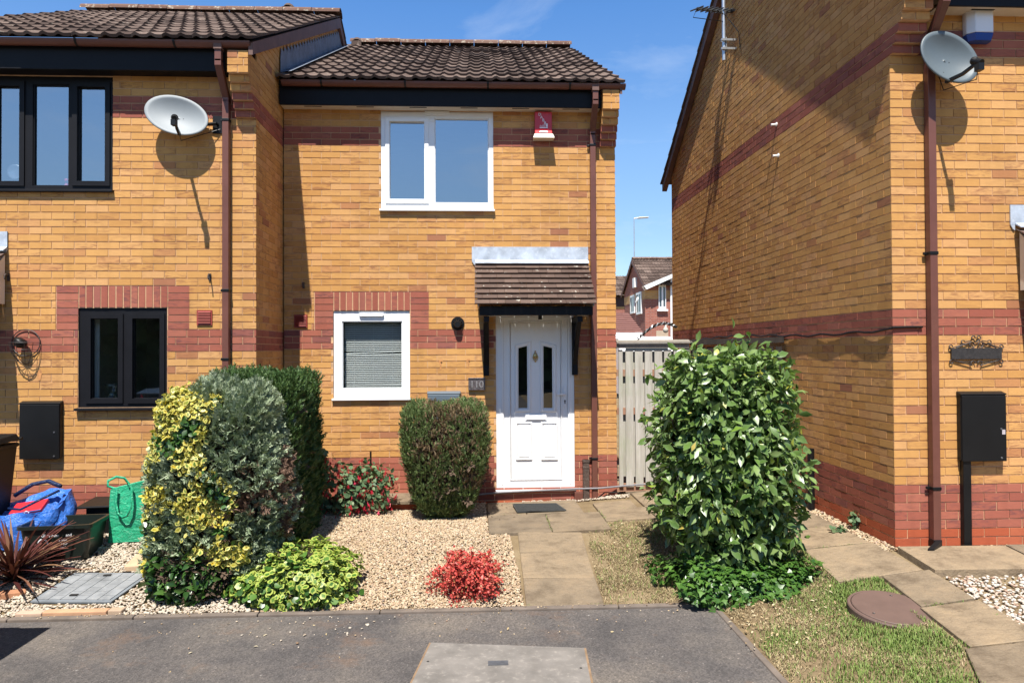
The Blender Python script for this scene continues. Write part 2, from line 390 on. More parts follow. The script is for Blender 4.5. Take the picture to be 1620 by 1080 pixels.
def downpipe(parent, xc, Yf, ytop, ztop, zbot, shoe=False, bands=()):
    s = .0325; yw = Yf - .045
    mb = MB(); mb.box(xc - .04, xc + .04, ytop - .045, ytop + .045, ztop - .075, ztop + .012, 2)                       # outlet under the gutter
    mb.box(xc - s, xc + s, ytop - s, ytop + s, ztop - .19, ztop - .075, 0)
    P = [Vector((xc, ytop, ztop - .17)), Vector((xc, ytop, ztop - .22)), Vector((xc, yw, ztop - .47)), Vector((xc, yw, ztop - .52))]
    V = []
    for i, p in enumerate(P):
        dd = [Vector((0, 1, 0)), Vector((0, 1, .3)), Vector((0, 1, .3)), Vector((0, 1, 0))][i] * s
        V += [p - Vector((s, 0, 0)) - dd, p + Vector((s, 0, 0)) - dd, p + Vector((s, 0, 0)) + dd, p - Vector((s, 0, 0)) + dd]
    F = []
    for i in range(3):
        for j in range(4): F.append((i * 4 + j, i * 4 + (j + 1) % 4, i * 4 + 4 + (j + 1) % 4, i * 4 + 4 + j))
    mb.add(V, F, 0)
    mb.box(xc - s, xc + s, yw - s, yw + s, zbot, ztop - .50, 0)
    for zb in bands:
        mb.box(xc - s - .005, xc + s + .005, yw - s - .005, yw + s + .008, zb - .014, zb + .014, 1); mb.box(xc - s - .03, xc - s, yw + .01, yw + .03, zb - .012, zb + .012, 1)
    if shoe:
        mb.box(xc - s - .004, xc + s + .004, yw - s - .004, yw + s + .004, zbot, zbot + .07, 1)
        mb.prism([(xc - s - .001, yw - s - .02, zbot), (xc + s - .01, yw - s - .02, zbot), (xc + s - .01, yw - s - .02, zbot + .07), (xc - s - .001, yw - s - .02, zbot + .07)], (-.135, -.10, -.035), 1)
    return mb.build('downpipe', [BROWNP, BLACKP, BARGE], parent, bevel=.004)

# ------------------------------------------------------------------ windows
def window(house, Yf, rect, panes, fm, glass, sash=(), recess=.022, sill=.03, sillh=.028, silld=.055, vent=None, room=None, sm=None, name='window'):
    x0, x1, z0, z1 = rect; y = Yf + recess
    mb = MB(); us = sorted({x0, x1} | {v for p in panes for v in p[:2]}); zs = sorted({z0, z1} | {v for p in panes for v in p[2:]})
    inp = lambda a, b, c, d: any(p[0] - 1e-6 <= a and b <= p[1] + 1e-6 and p[2] - 1e-6 <= c and d <= p[3] + 1e-6 for p in panes)
    for a, b in zip(us, us[1:]):
        for c, d in zip(zs, zs[1:]):
            if not inp(a, b, c, d): mb.box(a, b, y, y + .07, c, d)
    for k in sash:                                                       # opening lights stand proud of the frame
        a, b, c, d = panes[k]; e = .045; q = y - .014
        mb.box(a - e, a + .004, q, y, c - e, d + e); mb.box(b - .004, b + e, q, y, c - e, d + e)
        mb.box(a + .004, b - .004, q, y, d - .004, d + e); mb.box(a + .004, b - .004, q, y, c - e, c + .004)
    for a, b, c, d in panes:                                            # glazing bead
        for bx in ((a, a + .009, c, d), (b - .009, b, c, d), (a + .009, b - .009, c, c + .009), (a + .009, b - .009, d - .009, d)):
            mb.box(bx[0], bx[1], y + .012, y + .03, bx[2], bx[3])
    wo = mb.build(name, fm, house, bevel=.0025)
    for a, b, c, d in panes:
        g = MB(); g.quad((a, y + .034, c), (b, y + .034, c), (b, y + .034, d), (a, y + .034, d)); g.build('pane', glass, wo)
    if sill:
        sb = MB(); sb.prism([(x0 - .015, y - silld, z0 - sillh), (x0 - .015, y - silld, z0 - .006), (x0 - .015, y + .06, z0 - .001), (x0 - .015, y + .06, z0 - sillh)], (x1 - x0 + .03, 0, 0)); sb.build('sill', sm or fm, wo, bevel=.003)
    if vent:
        vb = MB(); a, b, c, d = vent; vb.box(a, b, y - .024, y - .001, c, d); vb.box(a + .01, b - .01, y - .027, y - .024, c - .004, c + .004); vb.build('trickle_vent', fm, wo, bevel=.003)
    # reveal round the opening and the room behind it
    rb = MB()
    if room:
        dx, dd = room
        X0, X1, Za, Zb = x0 - dx, x1 + dx, z0 - .75, z1 + .25
        ya, yb = y + .12, y + .12 + dd
        rb.quad((X0, yb, Za), (X1, yb, Za), (X1, yb, Zb), (X0, yb, Zb)); rb.quad((X0, ya, Za), (X0, yb, Za), (X0, yb, Zb), (X0, ya, Zb)); rb.quad((X1, ya, Za), (X1, yb, Za), (X1, yb, Zb), (X1, ya, Zb))
        rb.quad((X0, ya, Za), (X1, ya, Za), (X1, yb, Za), (X0, yb, Za)); rb.quad((X0, ya, Zb), (X1, ya, Zb), (X1, yb, Zb), (X0, yb, Zb))
        for q in ((X0, x0, Za, Zb), (x1, X1, Za, Zb), (x0, x1, Za, z0), (x0, x1, z1, Zb)): rb.quad((q[0], ya, q[2]), (q[1], ya, q[2]), (q[1], ya, q[3]), (q[0], ya, q[3]))
        for q in (((x0, z0), (x1, z0)), ((x1, z0), (x1, z1)), ((x1, z1), (x0, z1)), ((x0, z1), (x0, z0))):
            (a, c), (b, d) = q; rb.quad((a, y + .07, c), (b, y + .07, d), (b, ya, d), (a, ya, c))
        rb.build('room', ROOM, wo)
    return wo
def rect_px(l, t, r, b, Y): 
    return (X_(l, (t + b) / 2, Y), X_(r, (t + b) / 2, Y), Z_((l + r) / 2, b, Y), Z_((l + r) / 2, t, Y))
def air_vent(house, x, z, Yf, s=.155):
    mb = MB(); h = s / 2; mb.box(x - h, x + h, Yf - .012, Yf + .02, z - h, z + h)
    for k in range(8):
        zz = z - h + .02 + k * (s - .03) / 8; mb.prism([(x - h + .014, Yf - .012, zz), (x - h + .014, Yf - .024, zz), (x - h + .014, Yf - .012, zz + .012)], (s - .028, 0, 0))
    return mb.build('air_vent', REDV, house)
REDV = plain('red_plastic_vent', (.24, .035, .025), .5, .1, 9)

# ------------------------------------------------------------------ porch canopy over a front door
def porch(house, x0, x1, Yf, zt, zb, proj=.58, zfl=.20):
    pr = MB(); n = 8; d = Vector((0, -proj, zb - zt)); g = 1.0 / n
    nn = Vector((0, (zb - zt), proj)).normalized(); nn = Vector((0, -abs(nn.y), nn.z))
    T0 = Vector((0, Yf - .02, zt)); cols = 8; wd = (x1 - x0) / cols
    for r in range(n):
        off = 0 if r % 2 else -wd / 2
        for c in range(-1, cols + 1):
            a = x0 + off + c * wd; b = a + wd - .003; a, b = max(a, x0), min(b, x1)
            if b - a < .02: continue
            j = random.uniform(-.003, .003); jz = random.uniform(0, .004)
            lo = T0 + d * ((r + 1) * g) + Vector((0, -.012 + j, 0)) + nn * (.020 + jz); up = T0 + d * (r * g) + nn * .004; th = nn * .013
            V = [Vector((x, q.y, q.z)) for x, q in ((a, lo), (b, lo + nn * j * .6), (b, up), (a, up), (a, lo - th), (b, lo - th))]
            pr.add(V, [(0, 1, 2, 3), (4, 5, 1, 0), (0, 3, 4), (1, 5, 2)], 0)
    roof = pr.build('porch_roof', [PTILE], house)
    fl = MB(); fz = zt + .012                                            # lead apron dressed up the wall and over the top tiles
    fl.box(x0 - .035, x1, Yf - .014, Yf - .0035, fz + .03, fz + zfl)
    fl.prism([(x0 + .005, Yf - .014, fz + .03), (x0 + .005, Yf - .014, fz + .045), (x0 + .005, Yf - .075, fz + .006), (x0 + .005, Yf - .075, fz - .004)], (x1 - x0 - .005, 0, 0))
    fl.prism([(x0 - .035, Yf - .013, fz + .03), (x0 + .005, Yf - .013, fz + .03), (x0 + .005, Yf - .013, fz - .02), (x0 - .012, Yf - .013, fz - .008)], (0, .009, 0))
    fl.build('lead_flashing', LEAD, roof)
    fa = MB(); yf = Yf - proj + .05; fa.box(x0 + .05, x1 - .03, yf, yf + .022, zb - .115, zb - .012); fa.build('porch_fascia', BLACKW, roof, bevel=.003)
    un = MB(); un.quad((x0 + .05, yf + .022, zb - .10), (x1 - .03, yf + .022, zb - .10), (x1 - .03, Yf - .02, zb - .10), (x0 + .05, Yf - .02, zb - .10))
    un.prism([(x0 + .03, Yf - .03, zt - .03), (x0 + .03, Yf - proj + .04, zb - .012), (x0 + .03, Yf - .03, zb - .012)], (.018, 0, 0)); un.prism([(x1 - .03, Yf - .03, zt - .03), (x1 - .03, Yf - proj + .04, zb - .012), (x1 - .03, Yf - .03, zb - .012)], (.018, 0, 0))
    un.build('porch_ceiling', SOFF, roof)
    for xb in (x0 + .13, x1 - .17):                                      # gallows brackets
        b = MB(); s = .033; zc = zb - .12
        b.box(xb - s, xb + s, Yf - .055, Yf - .001, zc - .68, zc); b.box(xb - s * .9, xb + s * .9, yf + .03, Yf - .055, zc - .065, zc - .002)
        b.prism([(xb - s * .8, Yf - .056, zc - .56), (xb - s * .8, Yf - .056, zc - .47), (xb - s * .8, yf + .10, zc - .066), (xb - s * .8, yf + .19, zc - .066)], (s * 1.6, 0, 0))
        b.build('bracket', BLACKW, house, bevel=.004)
    return roof
# ------------------------------------------------------------------ eaves: fascia, soffit with vent slots, gutter
def eaves(house, x0, x1, Yf, zs, ze, soff, yfas=.19, slots=(), gx=None, gz_=None):
    f = MB(); yf = Yf - yfas; f.box(x0, x1, yf, yf + .02, zs - .012, ze); f.build('fascia', BLACKW, house, bevel=.003)
    s = MB(); s.box(x0, x1, yf + .02, Yf + .06, zs, zs + .01, 0)
    for xs in slots: s.box(xs - .1, xs + .1, yf + .07, yf + .09, zs - .003, zs - .0002, 1)
    s.build('soffit', [soff, DARK], house)
    g = MB(); gx = gx or (x0, x1); gutter(g, gx[0], gx[1], yf - .058, gz_ or ze + .012); g.build('gutter', [BROWNP, BLACKP], house)
def house_body(house, x0, x1, ya, yb, ztop):   # blank rear and party walls of plain brickwork behind what the street sees
    pass
# ================================================================== the middle house
def roofset(house, x0, x1, ye, ze, yr, zr, yre, n, ridge=(None, None), lichen=None):
    rf = MB(); tile_slope(rf, x0, x1, ye, ze, yr, zr, n); tile_slope(rf, x0, x1, yre, ze, yr, zr, n)
    for yy in (ye, yre): rf.quad((x0, yy, ze - .012), (x1, yy, ze - .012), (x1, yr, zr - .012), (x0, yr, zr - .012))
    ro = rf.build('roof', [TILE], house)
    rt = MB(); ridge_tiles(rt, ridge[0] or x0, ridge[1] or x1, yr, zr + .05); rt.build('ridge_tiles', [RIDGE], ro)
    return ro
def barge(house, xa, xb, ye, ze, yr, zr, yre, depth=.15, drop=.02):
    b = MB()
    for y in (ye, yre):
        b.prism([(xa, y, ze - drop), (xa, y, ze - drop - depth * .75), (xa, yr, zr - drop - depth), (xa, yr, zr - drop)], (xb - xa, 0, 0))
    return b.build('bargeboard', BARGE, house)

MID = thing('brick_house', 'middle yellow brick house with white front door, white windows and tiled porch', 'house', (0, Y1, 0), 'terraced brick houses')
zm0 = -.142
uw = rect_px(602.5, 177, 780.5, 331, Y1); lw = rect_px(527.4, 492.3, 648.3, 629, Y1); dr = rect_px(784.8, 496, 908.8, 773, Y1)
lw = (lw[0], lw[1], lw[2], zm0 + 32 * COURSE - .003)
holes = [(uw[0] - XL, uw[1] - XL, uw[2] - .03, 9), (lw[0] - XL - .004, lw[1] - XL + .004, lw[2] - .03, zm0 + 32 * COURSE + .0),
         (lw[0] - XL - PITCH, lw[1] - XL + PITCH, zm0 + 29 * COURSE, zm0 + 35 * COURSE), (dr[0] - XL, dr[1] - XL, dr[2] - .0, dr[3] + .05)]
mid_mat = lambda r, u: (2 if r < 2 else 1) if r < 9 else (1 if r in (26, 27, 28, 58, 59, 60) else 0)
wl = MB()
# soldier course and blocks first: their holes need mortar behind them, so the mortar sheet uses the true openings only
brick_face(wl, (XL, Y1, 0), (1, 0, 0), (0, -1, 0), zm0, 64, 0, XM - XL, holes, mid_mat, quoin=window_dress(lw[0] - XL, lw[1] - XL, zm0 + 32 * COURSE), inset=.012, skip_mortar=True)
def mortar_sheet(mb, x0, x1, Y, z0, z1, openings):
    us = sorted({x0, x1} | {v for o in openings for v in o[:2] if x0 < v < x1}); zs = sorted({z0, z1} | {v for o in openings for v in o[2:] if z0 < v < z1}); y = Y + .006
    for a, b in zip(us, us[1:]):
        for c, d in zip(zs, zs[1:]):
            if any(o[0] - 1e-6 <= a and b <= o[1] + 1e-6 and o[2] - 1e-6 <= c and d <= o[3] + 1e-6 for o in openings): continue
            mb.quad((a, y, c), (b, y, c), (b, y, d), (a, y, d), 3)
mortar_sheet(wl, XL + .012, XM - .0094, Y1, zm0, 4.66, [uw, lw, dr])
# gable wall on the passage side
DM = 8.3; yrm, zrm = Y1 + 4.15, 7.19; yem, zem = Y1 - .30, 4.885; sm_ = (zrm - zem) / (yrm - yem)
def gl_mid(z):
    if z < zem: return (0, DM)
    a = yem + (z - zem) / sm_ + .05; b = 2 * yrm - a
    return None if b - a < .1 else (max(0, a - Y1), min(DM, b - Y1))
brick_face(wl, (XM, Y1, 0), (0, 1, 0), (1, 0, 0), zm0, 99, 0, DM, (), mid_mat, first_full=False, limf=gl_mid, inset=.0135)
wl.quad((XL, Y1 + DM, zm0), (XM, Y1 + DM, zm0), (XM, Y1 + DM, zem), (XL, Y1 + DM, zem), 0)
kneeler(wl, X_(948, 200, Y1), XM + .004, Y1, 58, zm0)
wl.build('wall', BM, MID)
roofset(MID, XL + .012, XM + .06, yem, zem, yrm, zrm, Y1 + DM + .3, 12, (XL + .05, XM + .03))
barge(MID, XM + .012, XM + .035, yem + .02, zem, yrm, zrm, Y1 + DM + .28)
sx = [X_(p, 171, 8.2) for p in (494, 577, 661, 742, 824, 904)]
eaves(MID, XL + .012, XM - .20, Y1, 4.630, 4.835, SOFF, slots=sx, gx=(XL + .06, XM + .075), gz_=4.868)
pn = [rect_px(615.5, 191.7, 672, 315.6, Y1), rect_px(687.6, 187, 773, 321, Y1)]
window(MID, Y1, uw, pn, UPVC, GLASSU, sash=(0,), recess=.012, vent=(X_(672, 180, Y1), X_(711, 180, Y1), Z_(690, 182, Y1), Z_(690, 176.5, Y1)), room=(.35, 2.6))
w2 = window(MID, Y1, lw, [rect_px(540.7, 508, 636, 615, Y1)], UPVC, GLASS, recess=.02, vent=(X_(568, 498, Y1), X_(607, 498, Y1), Z_(590, 499.5, Y1), Z_(590, 495.5, Y1)), room=(.4, 2.4))
bl = MB(); bx0, bx1 = X_(545.5, 560, Y1 + .15), X_(637.5, 560, Y1 + .15); zt, zb = lw[3] - .02, lw[2] + .045; n = int((zt - zb) / .0218)
for k in range(n):
    z = zt - (k + .5) * .0218; ti = 0.0; dzl = dzr = 0
    if k == 21: dzl, dzr = -.012, .012
    if k == 22: dzl = -.006
    if k == n - 5: dzl, dzr = .004, -.004
    y = Y1 + .14; hgt = .0062; dp = .009
    bl.quad((bx0, y - dp, z - hgt + dzl), (bx1, y - dp, z - hgt + dzr), (bx1, y + dp, z + hgt + dzr), (bx0, y + dp, z + hgt + dzl))
for xx in (bx0 + .12, (bx0 + bx1) / 2, bx1 - .12): bl.box(xx - .0012, xx + .0012, Y1 + .128, Y1 + .130, zb, zt)
bl.build('venetian_blind', WHITE, w2)
# front door
def ring(mb, outer, inner, y0, y1):      # moulding between two outlines, sloping from y0 at the outside to y1 at the inside
    n = len(outer)
    V = [(x, y0, z) for x, z in outer] + [(x, y1, z) for x, z in inner]
    mb.add(V, [(i, (i + 1) % n, n + (i + 1) % n, n + i) for i in range(n)], 0)
def off_poly(P, d):
    o = []
    n = len(P); A = sum(P[i][0] * P[(i + 1) % n][1] - P[(i + 1) % n][0] * P[i][1] for i in range(n)); s = 1 if A > 0 else -1
    for i in range(n):
        p, q, r = Vector(P[i - 1]), Vector(P[i]), Vector(P[(i + 1) % n]); a = (q - p).normalized(); b = (r - q).normalized()
        na = Vector((a.y, -a.x)) * s; nb = Vector((b.y, -b.x)) * s; m_ = (na + nb); m_ = m_ / max(.2, m_.dot(na)); q2 = q + m_ * d; o.append((q2.x, q2.y))
    return o
P2 = lambda px, py: hy(px, py, Y1 + .04)
lf = rect_px(797, 501.5, 898, 767, Y1 + .04)
dm = MB(); yl = Y1 + .042
gl1 = [P2(820.3, 645.5), P2(834.3, 645.5), P2(834.3, 547), P2(820.3, 550.5)]; gl2 = [P2(860, 645.5), P2(874, 645.5), P2(874, 550.5), P2(860, 547)]
# leaf face cut round the two lights
zt_ = max(gl1[2][1], gl2[3][1])
xs = [lf[0], gl1[0][0], gl1[1][0], gl2[0][0], gl2[1][0], lf[1]]; zb_ = gl1[0][1]
for a, b in ((0, 1), (2, 3), (4, 5)): dm.quad((xs[a], yl, zb_), (xs[b], yl, zb_), (xs[b], yl, zt_), (xs[a], yl, zt_))
dm.quad((lf[0], yl, lf[2]), (lf[1], yl, lf[2]), (lf[1], yl, zb_), (lf[0], yl, zb_)); dm.quad((lf[0], yl, zt_), (lf[1], yl, zt_), (lf[1], yl, lf[3]), (lf[0], yl, lf[3]))
dm.add([(gl1[3][0], yl, gl1[3][1]), (gl1[2][0], yl, zt_), (gl1[3][0], yl, zt_)], [(0, 1, 2)]); dm.add([(gl2[2][0], yl, gl2[2][1]), (gl2[2][0], yl, zt_), (gl2[3][0], yl, zt_)], [(0, 1, 2)])
for g in (gl1, gl2):
    o1 = off_poly(g, .048); o2 = off_poly(g, .036); o3 = off_poly(g, .012); o0 = off_poly(g, .0)
    ring(dm, o1, o2, yl, yl - .016); ring(dm, o2, o3, yl - .016, yl - .014); ring(dm, o3, o0, yl - .014, yl + .012)
for q in (rect_px(817.5, 668.8, 840.5, 726, yl), rect_px(857.5, 668.8, 881, 726, yl)):
    p = [(q[0], q[2]), (q[1], q[2]), (q[1], q[3]), (q[0], q[3])]; o1 = off_poly(p, .016); i1 = off_poly(p, -.016)
    ring(dm, o1, p, yl, yl - .017); ring(dm, p, i1, yl - .017, yl - .001); ring(dm, i1, off_poly(p, -.03), yl - .001, yl - .012); t_ = off_poly(p, -.03); dm.add([(x, yl - .012, z) for x, z in t_], [(0, 1, 2, 3)])
fr_ = [(lf[0] + .075, lf[2] + .07), (lf[1] - .075, lf[2] + .07), (lf[1] - .075, lf[3] - .055), (lf[0] + .075, lf[3] - .055)]
ring(dm, fr_, off_poly(fr_, -.012), yl - .0, yl + .0); ring(dm, off_poly(fr_, .012), fr_, yl, yl - .012); ring(dm, fr_, off_poly(fr_, -.008), yl - .012, yl)
door = dm.build('door', UPVC, MID)
df = MB(); yf = Y1 + .018
for a, b, c, d in ((dr[0], lf[0] - .002, dr[2], dr[3]), (lf[1] + .002, dr[1], dr[2], dr[3]), (lf[0] - .002, lf[1] + .002, lf[3] + .002, dr[3]), (lf[0] - .002, lf[1] + .002, dr[2], lf[2] - .002)): df.box(a, b, yf, yf + .06, c, d)
for a, b in ((lf[0] - .03, lf[0] - .016), (lf[1] + .016, lf[1] + .03)): df.box(a, b, yf - .006, yf, dr[2] + .05, dr[3] - .05)
df.box(dr[0] + .02, dr[1] - .02, yf - .008, yf, dr[3] - .05, dr[3] - .035)
df.prism([(dr[0] - .01, Y1 - .03, dr[2] - .022), (dr[0] - .01, Y1 - .03, dr[2] - .008), (dr[0] - .01, yf + .04, dr[2] - .001), (dr[0] - .01, yf + .04, dr[2] - .022)], (dr[1] - dr[0] + .02, 0, 0))
df.build('door_frame', UPVC, door, bevel=.002)
for g in (gl1, gl2):
    pb = MB(); pb.add([(x, yl + .010, z) for x, z in g], [(0, 1, 2, 3)]); pb.build('pane', GLASS, door)
vb = MB(); vb.box(dr[0] + .03, dr[1] - .03, yl + .25, yl + .26, dr[2], dr[3]); vb.build('hall_darkness', DARK, door)  # near-black sheet: the hall's darkness painted in behind the door panes
lp = MB(); q = rect_px(831, 655, 864.5, 664.5, yl); lp.box(q[0], q[1], yl - .016, yl - .001, q[2], q[3]); lp.box(q[0] + .012, q[1] - .012, yl - .021, yl - .016, q[2] + .010, q[3] - .012); lp.build('letter_plate', UPVC, door, bevel=.003)
hb = MB(); hx_, hz_ = hy(893.5, 627, yl); hb.box(hx_ - .018, hx_ + .018, yl - .014, yl - .0005, hz_ - .13, hz_ + .12); hb.box(hx_ - .105, hx_ + .008, yl - .05, yl - .034, hz_ + .02, hz_ + .04); hb.box(hx_ - .01, hx_ + .01, yl - .036, yl - .013, hz_ + .02, hz_ + .04)
ho = hb.build('handle', UPVC, door, bevel=.004)
kb = MB(); kb.box(hx_ - .006, hx_ + .006, yl - .0155, yl - .0145, hz_ - .085, hz_ - .05); kb.lathe([(0, .003), (.010, .003), (.010, 0)], front(hx_, yl - .014, hz_ - .05), 12); kb.build('keyhole', BLACKP, door)
kn = MB(); kx, kz = hy(846.8, 563, yl); M = front(kx, yl - .004, kz)
kn.lathe([(0, .016), (.018, .014), (.030, .006), (.034, 0)], M @ Matrix.Scale(1.25, 4, (0, 1, 0)) @ Matrix.Scale(.8, 4, (1, 0, 0)), 16)
kn.tube([(kx + .034 * math.cos(t) * .85, yl - .02, kz - .012 + .043 * math.sin(t)) for t in np.linspace(math.pi * .9, math.pi * 2.1, 14)], .0055, 6)
kn.lathe([(0, .014), (.009, .01), (.010, 0)], front(kx, yl - .004, kz + .055), 10); kn.lathe([(0, .014), (.008, .01), (.009, 0)], front(kx, yl - .004, kz - .068), 10); kn.box(kx - .004, kx + .004, yl - .012, yl - .002, kz - .06, kz + .06)
kn.build('door_knocker', BRASS, door, smooth=True)
# rust runs left by two old screws, and one by the left house's basket
for (px, py, Yf) in ((697, 572, Y1), (741, 570, Y1)):
    sr = MB(); x, z = hy(px, py, Yf); y = Yf - .0016
    sr.add([(x - .018, y, z + .016), (x + .016, y, z + .018), (x + .028, y, z - .004), (x + .012, y, z - .02), (x + .008, y, z - .085), (x - .004, y, z - .10), (x - .010, y, z - .03), (x - .026, y, z - .006)], [tuple(range(8))])
    sr.tube([(x + .008, Yf - .012, z + .006), (x + .008, Yf, z + .006)], .008, 8); sr.build('rust_stain', RUSTW, MID)
# porch
porch(MID, X_(751, 480, 7.76), X_(943.5, 480, 7.76), Y1, 2.80, 2.286)
downpipe(MID, X_(938.5, 400, Y1 - .045), Y1, 8.085, 4.86, -.02, bands=(Z_(938, 232, Y1), Z_(938, 724, Y1)))
air_vent(MID, X_(476, 508, Y1), Z_(476, 508, Y1), Y1)
# lead flashing where this roof meets the taller party gable
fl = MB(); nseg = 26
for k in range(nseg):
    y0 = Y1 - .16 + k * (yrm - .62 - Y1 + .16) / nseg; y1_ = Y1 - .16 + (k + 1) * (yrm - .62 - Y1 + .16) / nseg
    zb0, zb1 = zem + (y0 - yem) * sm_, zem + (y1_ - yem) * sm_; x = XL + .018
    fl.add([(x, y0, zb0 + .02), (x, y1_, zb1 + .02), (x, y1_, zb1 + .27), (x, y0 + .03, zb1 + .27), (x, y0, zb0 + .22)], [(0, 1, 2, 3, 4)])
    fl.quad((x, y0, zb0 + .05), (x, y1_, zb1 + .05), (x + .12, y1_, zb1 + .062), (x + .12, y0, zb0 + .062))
fl.build('lead_flashing', SHADELEAD, MID)
def vent_tile(house, px, py, ye, ze, sl):
    t = (py, px); best = None
    for k in range(400):
        y = ye + k * .012; x, z = hy(px, py, y); d = abs(z - (ze + (y - ye) * sl))
        if best is None or d < best[0]: best = (d, x, y, z)
    _, x, y, z = best; mb = MB(); mb.lathe([(0, .11), (.06, .10), (.10, .05), (.115, -.02)], Matrix.Translation((x, y, z + .01)) @ Matrix.Rotation(-.5, 4, 'X') @ Matrix.Scale(1.3, 4, (0, 1, 0)), 14); mb.box(x - .085, x + .085, y - .15, y - .13, z - .05, z + .03); mb.build('vent_tile', TILE, house)
vent_tile(MID, 566, 73, yem, zem, sm_)

# ================================================================== the left house
LEFT = thing('brick_house', 'yellow brick house with black window frames and a white satellite dish', 'house', (XL - 2, Y2, 0), 'terraced brick houses')
zl0 = 1.787 - 27 * COURSE; XLL = XL - 3.96
luw = rect_px(-22, 121, 178.5, 300, Y2); llw = rect_px(123.5, 487, 264, 644, Y2); llw = (llw[0], llw[1], llw[2], zl0 + 33 * COURSE - .003)
UL = lambda x: x - XLL
holes = [(UL(luw[0]), UL(luw[1]), luw[2] - .03, 9), (UL(llw[0]) - .004, UL(llw[1]) + .004, llw[2] - .03, zl0 + 33 * COURSE), (UL(llw[0]) - PITCH, UL(llw[1]) + PITCH, zl0 + 30 * COURSE, zl0 + 36 * COURSE)]
left_mat = lambda r, u: (2 if r < 4 else 1) if r < 9 else (1 if r in (27, 28, 29, 59, 60, 61) else 0)
wl = MB()
brick_face(wl, (XLL, Y2, 0), (1, 0, 0), (0, -1, 0), zl0, 65, 0, XL - XLL, holes, left_mat, first_full=True, quoin=window_dress(UL(llw[0]), UL(llw[1]), zl0 + 33 * COURSE), skip_mortar=True)
mortar_sheet(wl, XLL, XL - .0094, Y2, zl0, 4.66, [luw, llw])
yrl, zrl, yel, zel = Y2 + 4.15, 7.235, Y2 - .30, 4.885; sl_ = (zrl - zel) / (yrl - yel)
def gl_left(z):
    if z < zel: return (0, Y1 - Y2 + (.04 if z < 4.6 else .0) + max(0, z - 4.55) * 1.5)
    a = yel + (z - zel) / sl_ + .05; b = min(2 * yrl - a, yem + (z - zem) / sm_ + .12)
    return None if b - a < .06 else (max(0, a - Y2), b - Y2)
brick_face(wl, (XL, Y2, 0), (0, 1, 0), (1, 0, 0), zl0, 99, 0, DM, (), left_mat, first_full=False, limf=gl_left, inset=.0135)
wl.quad((XLL, Y2, zl0), (XLL, Y2 + DM, zl0), (XLL, Y2 + DM, zel), (XLL, Y2, zel), 0); wl.quad((XLL, Y2 + DM, zl0), (XL, Y2 + DM, zl0), (XL, Y2 + DM, zel), (XLL, Y2 + DM, zel), 0)
kneeler(wl, X_(369, 150, Y2 - .1), XL + .004, Y2, 59, zl0)
wl.build('wall', BM, LEFT)
roofset(LEFT, XLL - .06, XL + .07, yel, zel, yrl, zrl, Y2 + DM + .3, 12)
barge(LEFT, XL + .012, XL + .055, yel + .02, zel, yrl, zrl, Y2 + DM + .28, .17)
eaves(LEFT, XLL, X_(366, 100, Y2), Y2, 4.615, 4.835, BLACKW, gx=(XLL - .05, XL + .03), gz_=4.868)
pl = [rect_px(-8, 135, 31, 287, Y2), rect_px(50.5, 133, 107.5, 293.5, Y2), rect_px(121, 136.5, 166.5, 287, Y2)]
window(LEFT, Y2, luw, pl, BLACKW, GLASSU, sash=(0, 2), recess=.012, sm=BLACKW, room=(.3, 2.2))
w4 = window(LEFT, Y2, llw, [rect_px(142, 503, 186.5, 631, Y2), rect_px(208, 503, 252.5, 631, Y2)], BLACKW, GLASS, sash=(0, 1), recess=.02, sm=BLACKW, silld=.075, room=(.4, 2.2))
cu = MB(); cx0, cx1 = X_(139, 560, Y2 + .16), X_(158, 560, Y2 + .16); V = []; nn_ = 24
for k in range(nn_ + 1):
    x = cx0 + (cx1 - cx0) * k / nn_; y = Y2 + .16 + .012 * math.sin(k * 1.5)
    V += [(x, y, llw[2] - .02), (x, y + .01, llw[3])]
cu.add(V, [(2 * k, 2 * k + 2, 2 * k + 3, 2 * k + 1) for k in range(nn_)]); cu.build('curtain', plain('grey_curtain', (.62, .63, .62), .9, .1, 5), w4, smooth=True)
downpipe(LEFT, X_(358, 330, Y2 - .045), Y2, 7.10, 4.86, .05, bands=(Z_(358, 193, Y2), Z_(358, 460, Y2), Z_(358, 568, Y2)))
air_vent(LEFT, X_(324, 502.5, Y2), Z_(324, 502.5, Y2), Y2)
porch(LEFT, X_(13, 400, Y2) - 1.46, X_(13, 400, Y2), Y2, 2.80, 2.286)
fl2 = MB(); xe = X_(13, 400, Y2); fl2.prism([(xe - .12, Y2 - .016, 3.012), (xe + .0, Y2 - .016, 3.012), (xe + .0, Y2 - .016, 2.84), (xe - .02, Y2 - .016, 2.79), (xe - .12, Y2 - .016, 2.76)], (0, .011, 0)); fl2.build('lead_flashing', LEAD, LEFT)

x, z = hy(62, 590, Y2); sr = MB(); y = Y2 - .0016; sr.add([(x - .02, y, z + .03), (x + .02, y, z + .035), (x + .03, y, z + .0), (x + .015, y, z - .07), (x - .005, y, z - .08), (x - .02, y, z - .01)], [tuple(range(6))]); sr.build('rust_stain', RUSTW, LEFT)
vent_tile(LEFT, 458, 20, yel, zel, sl_)
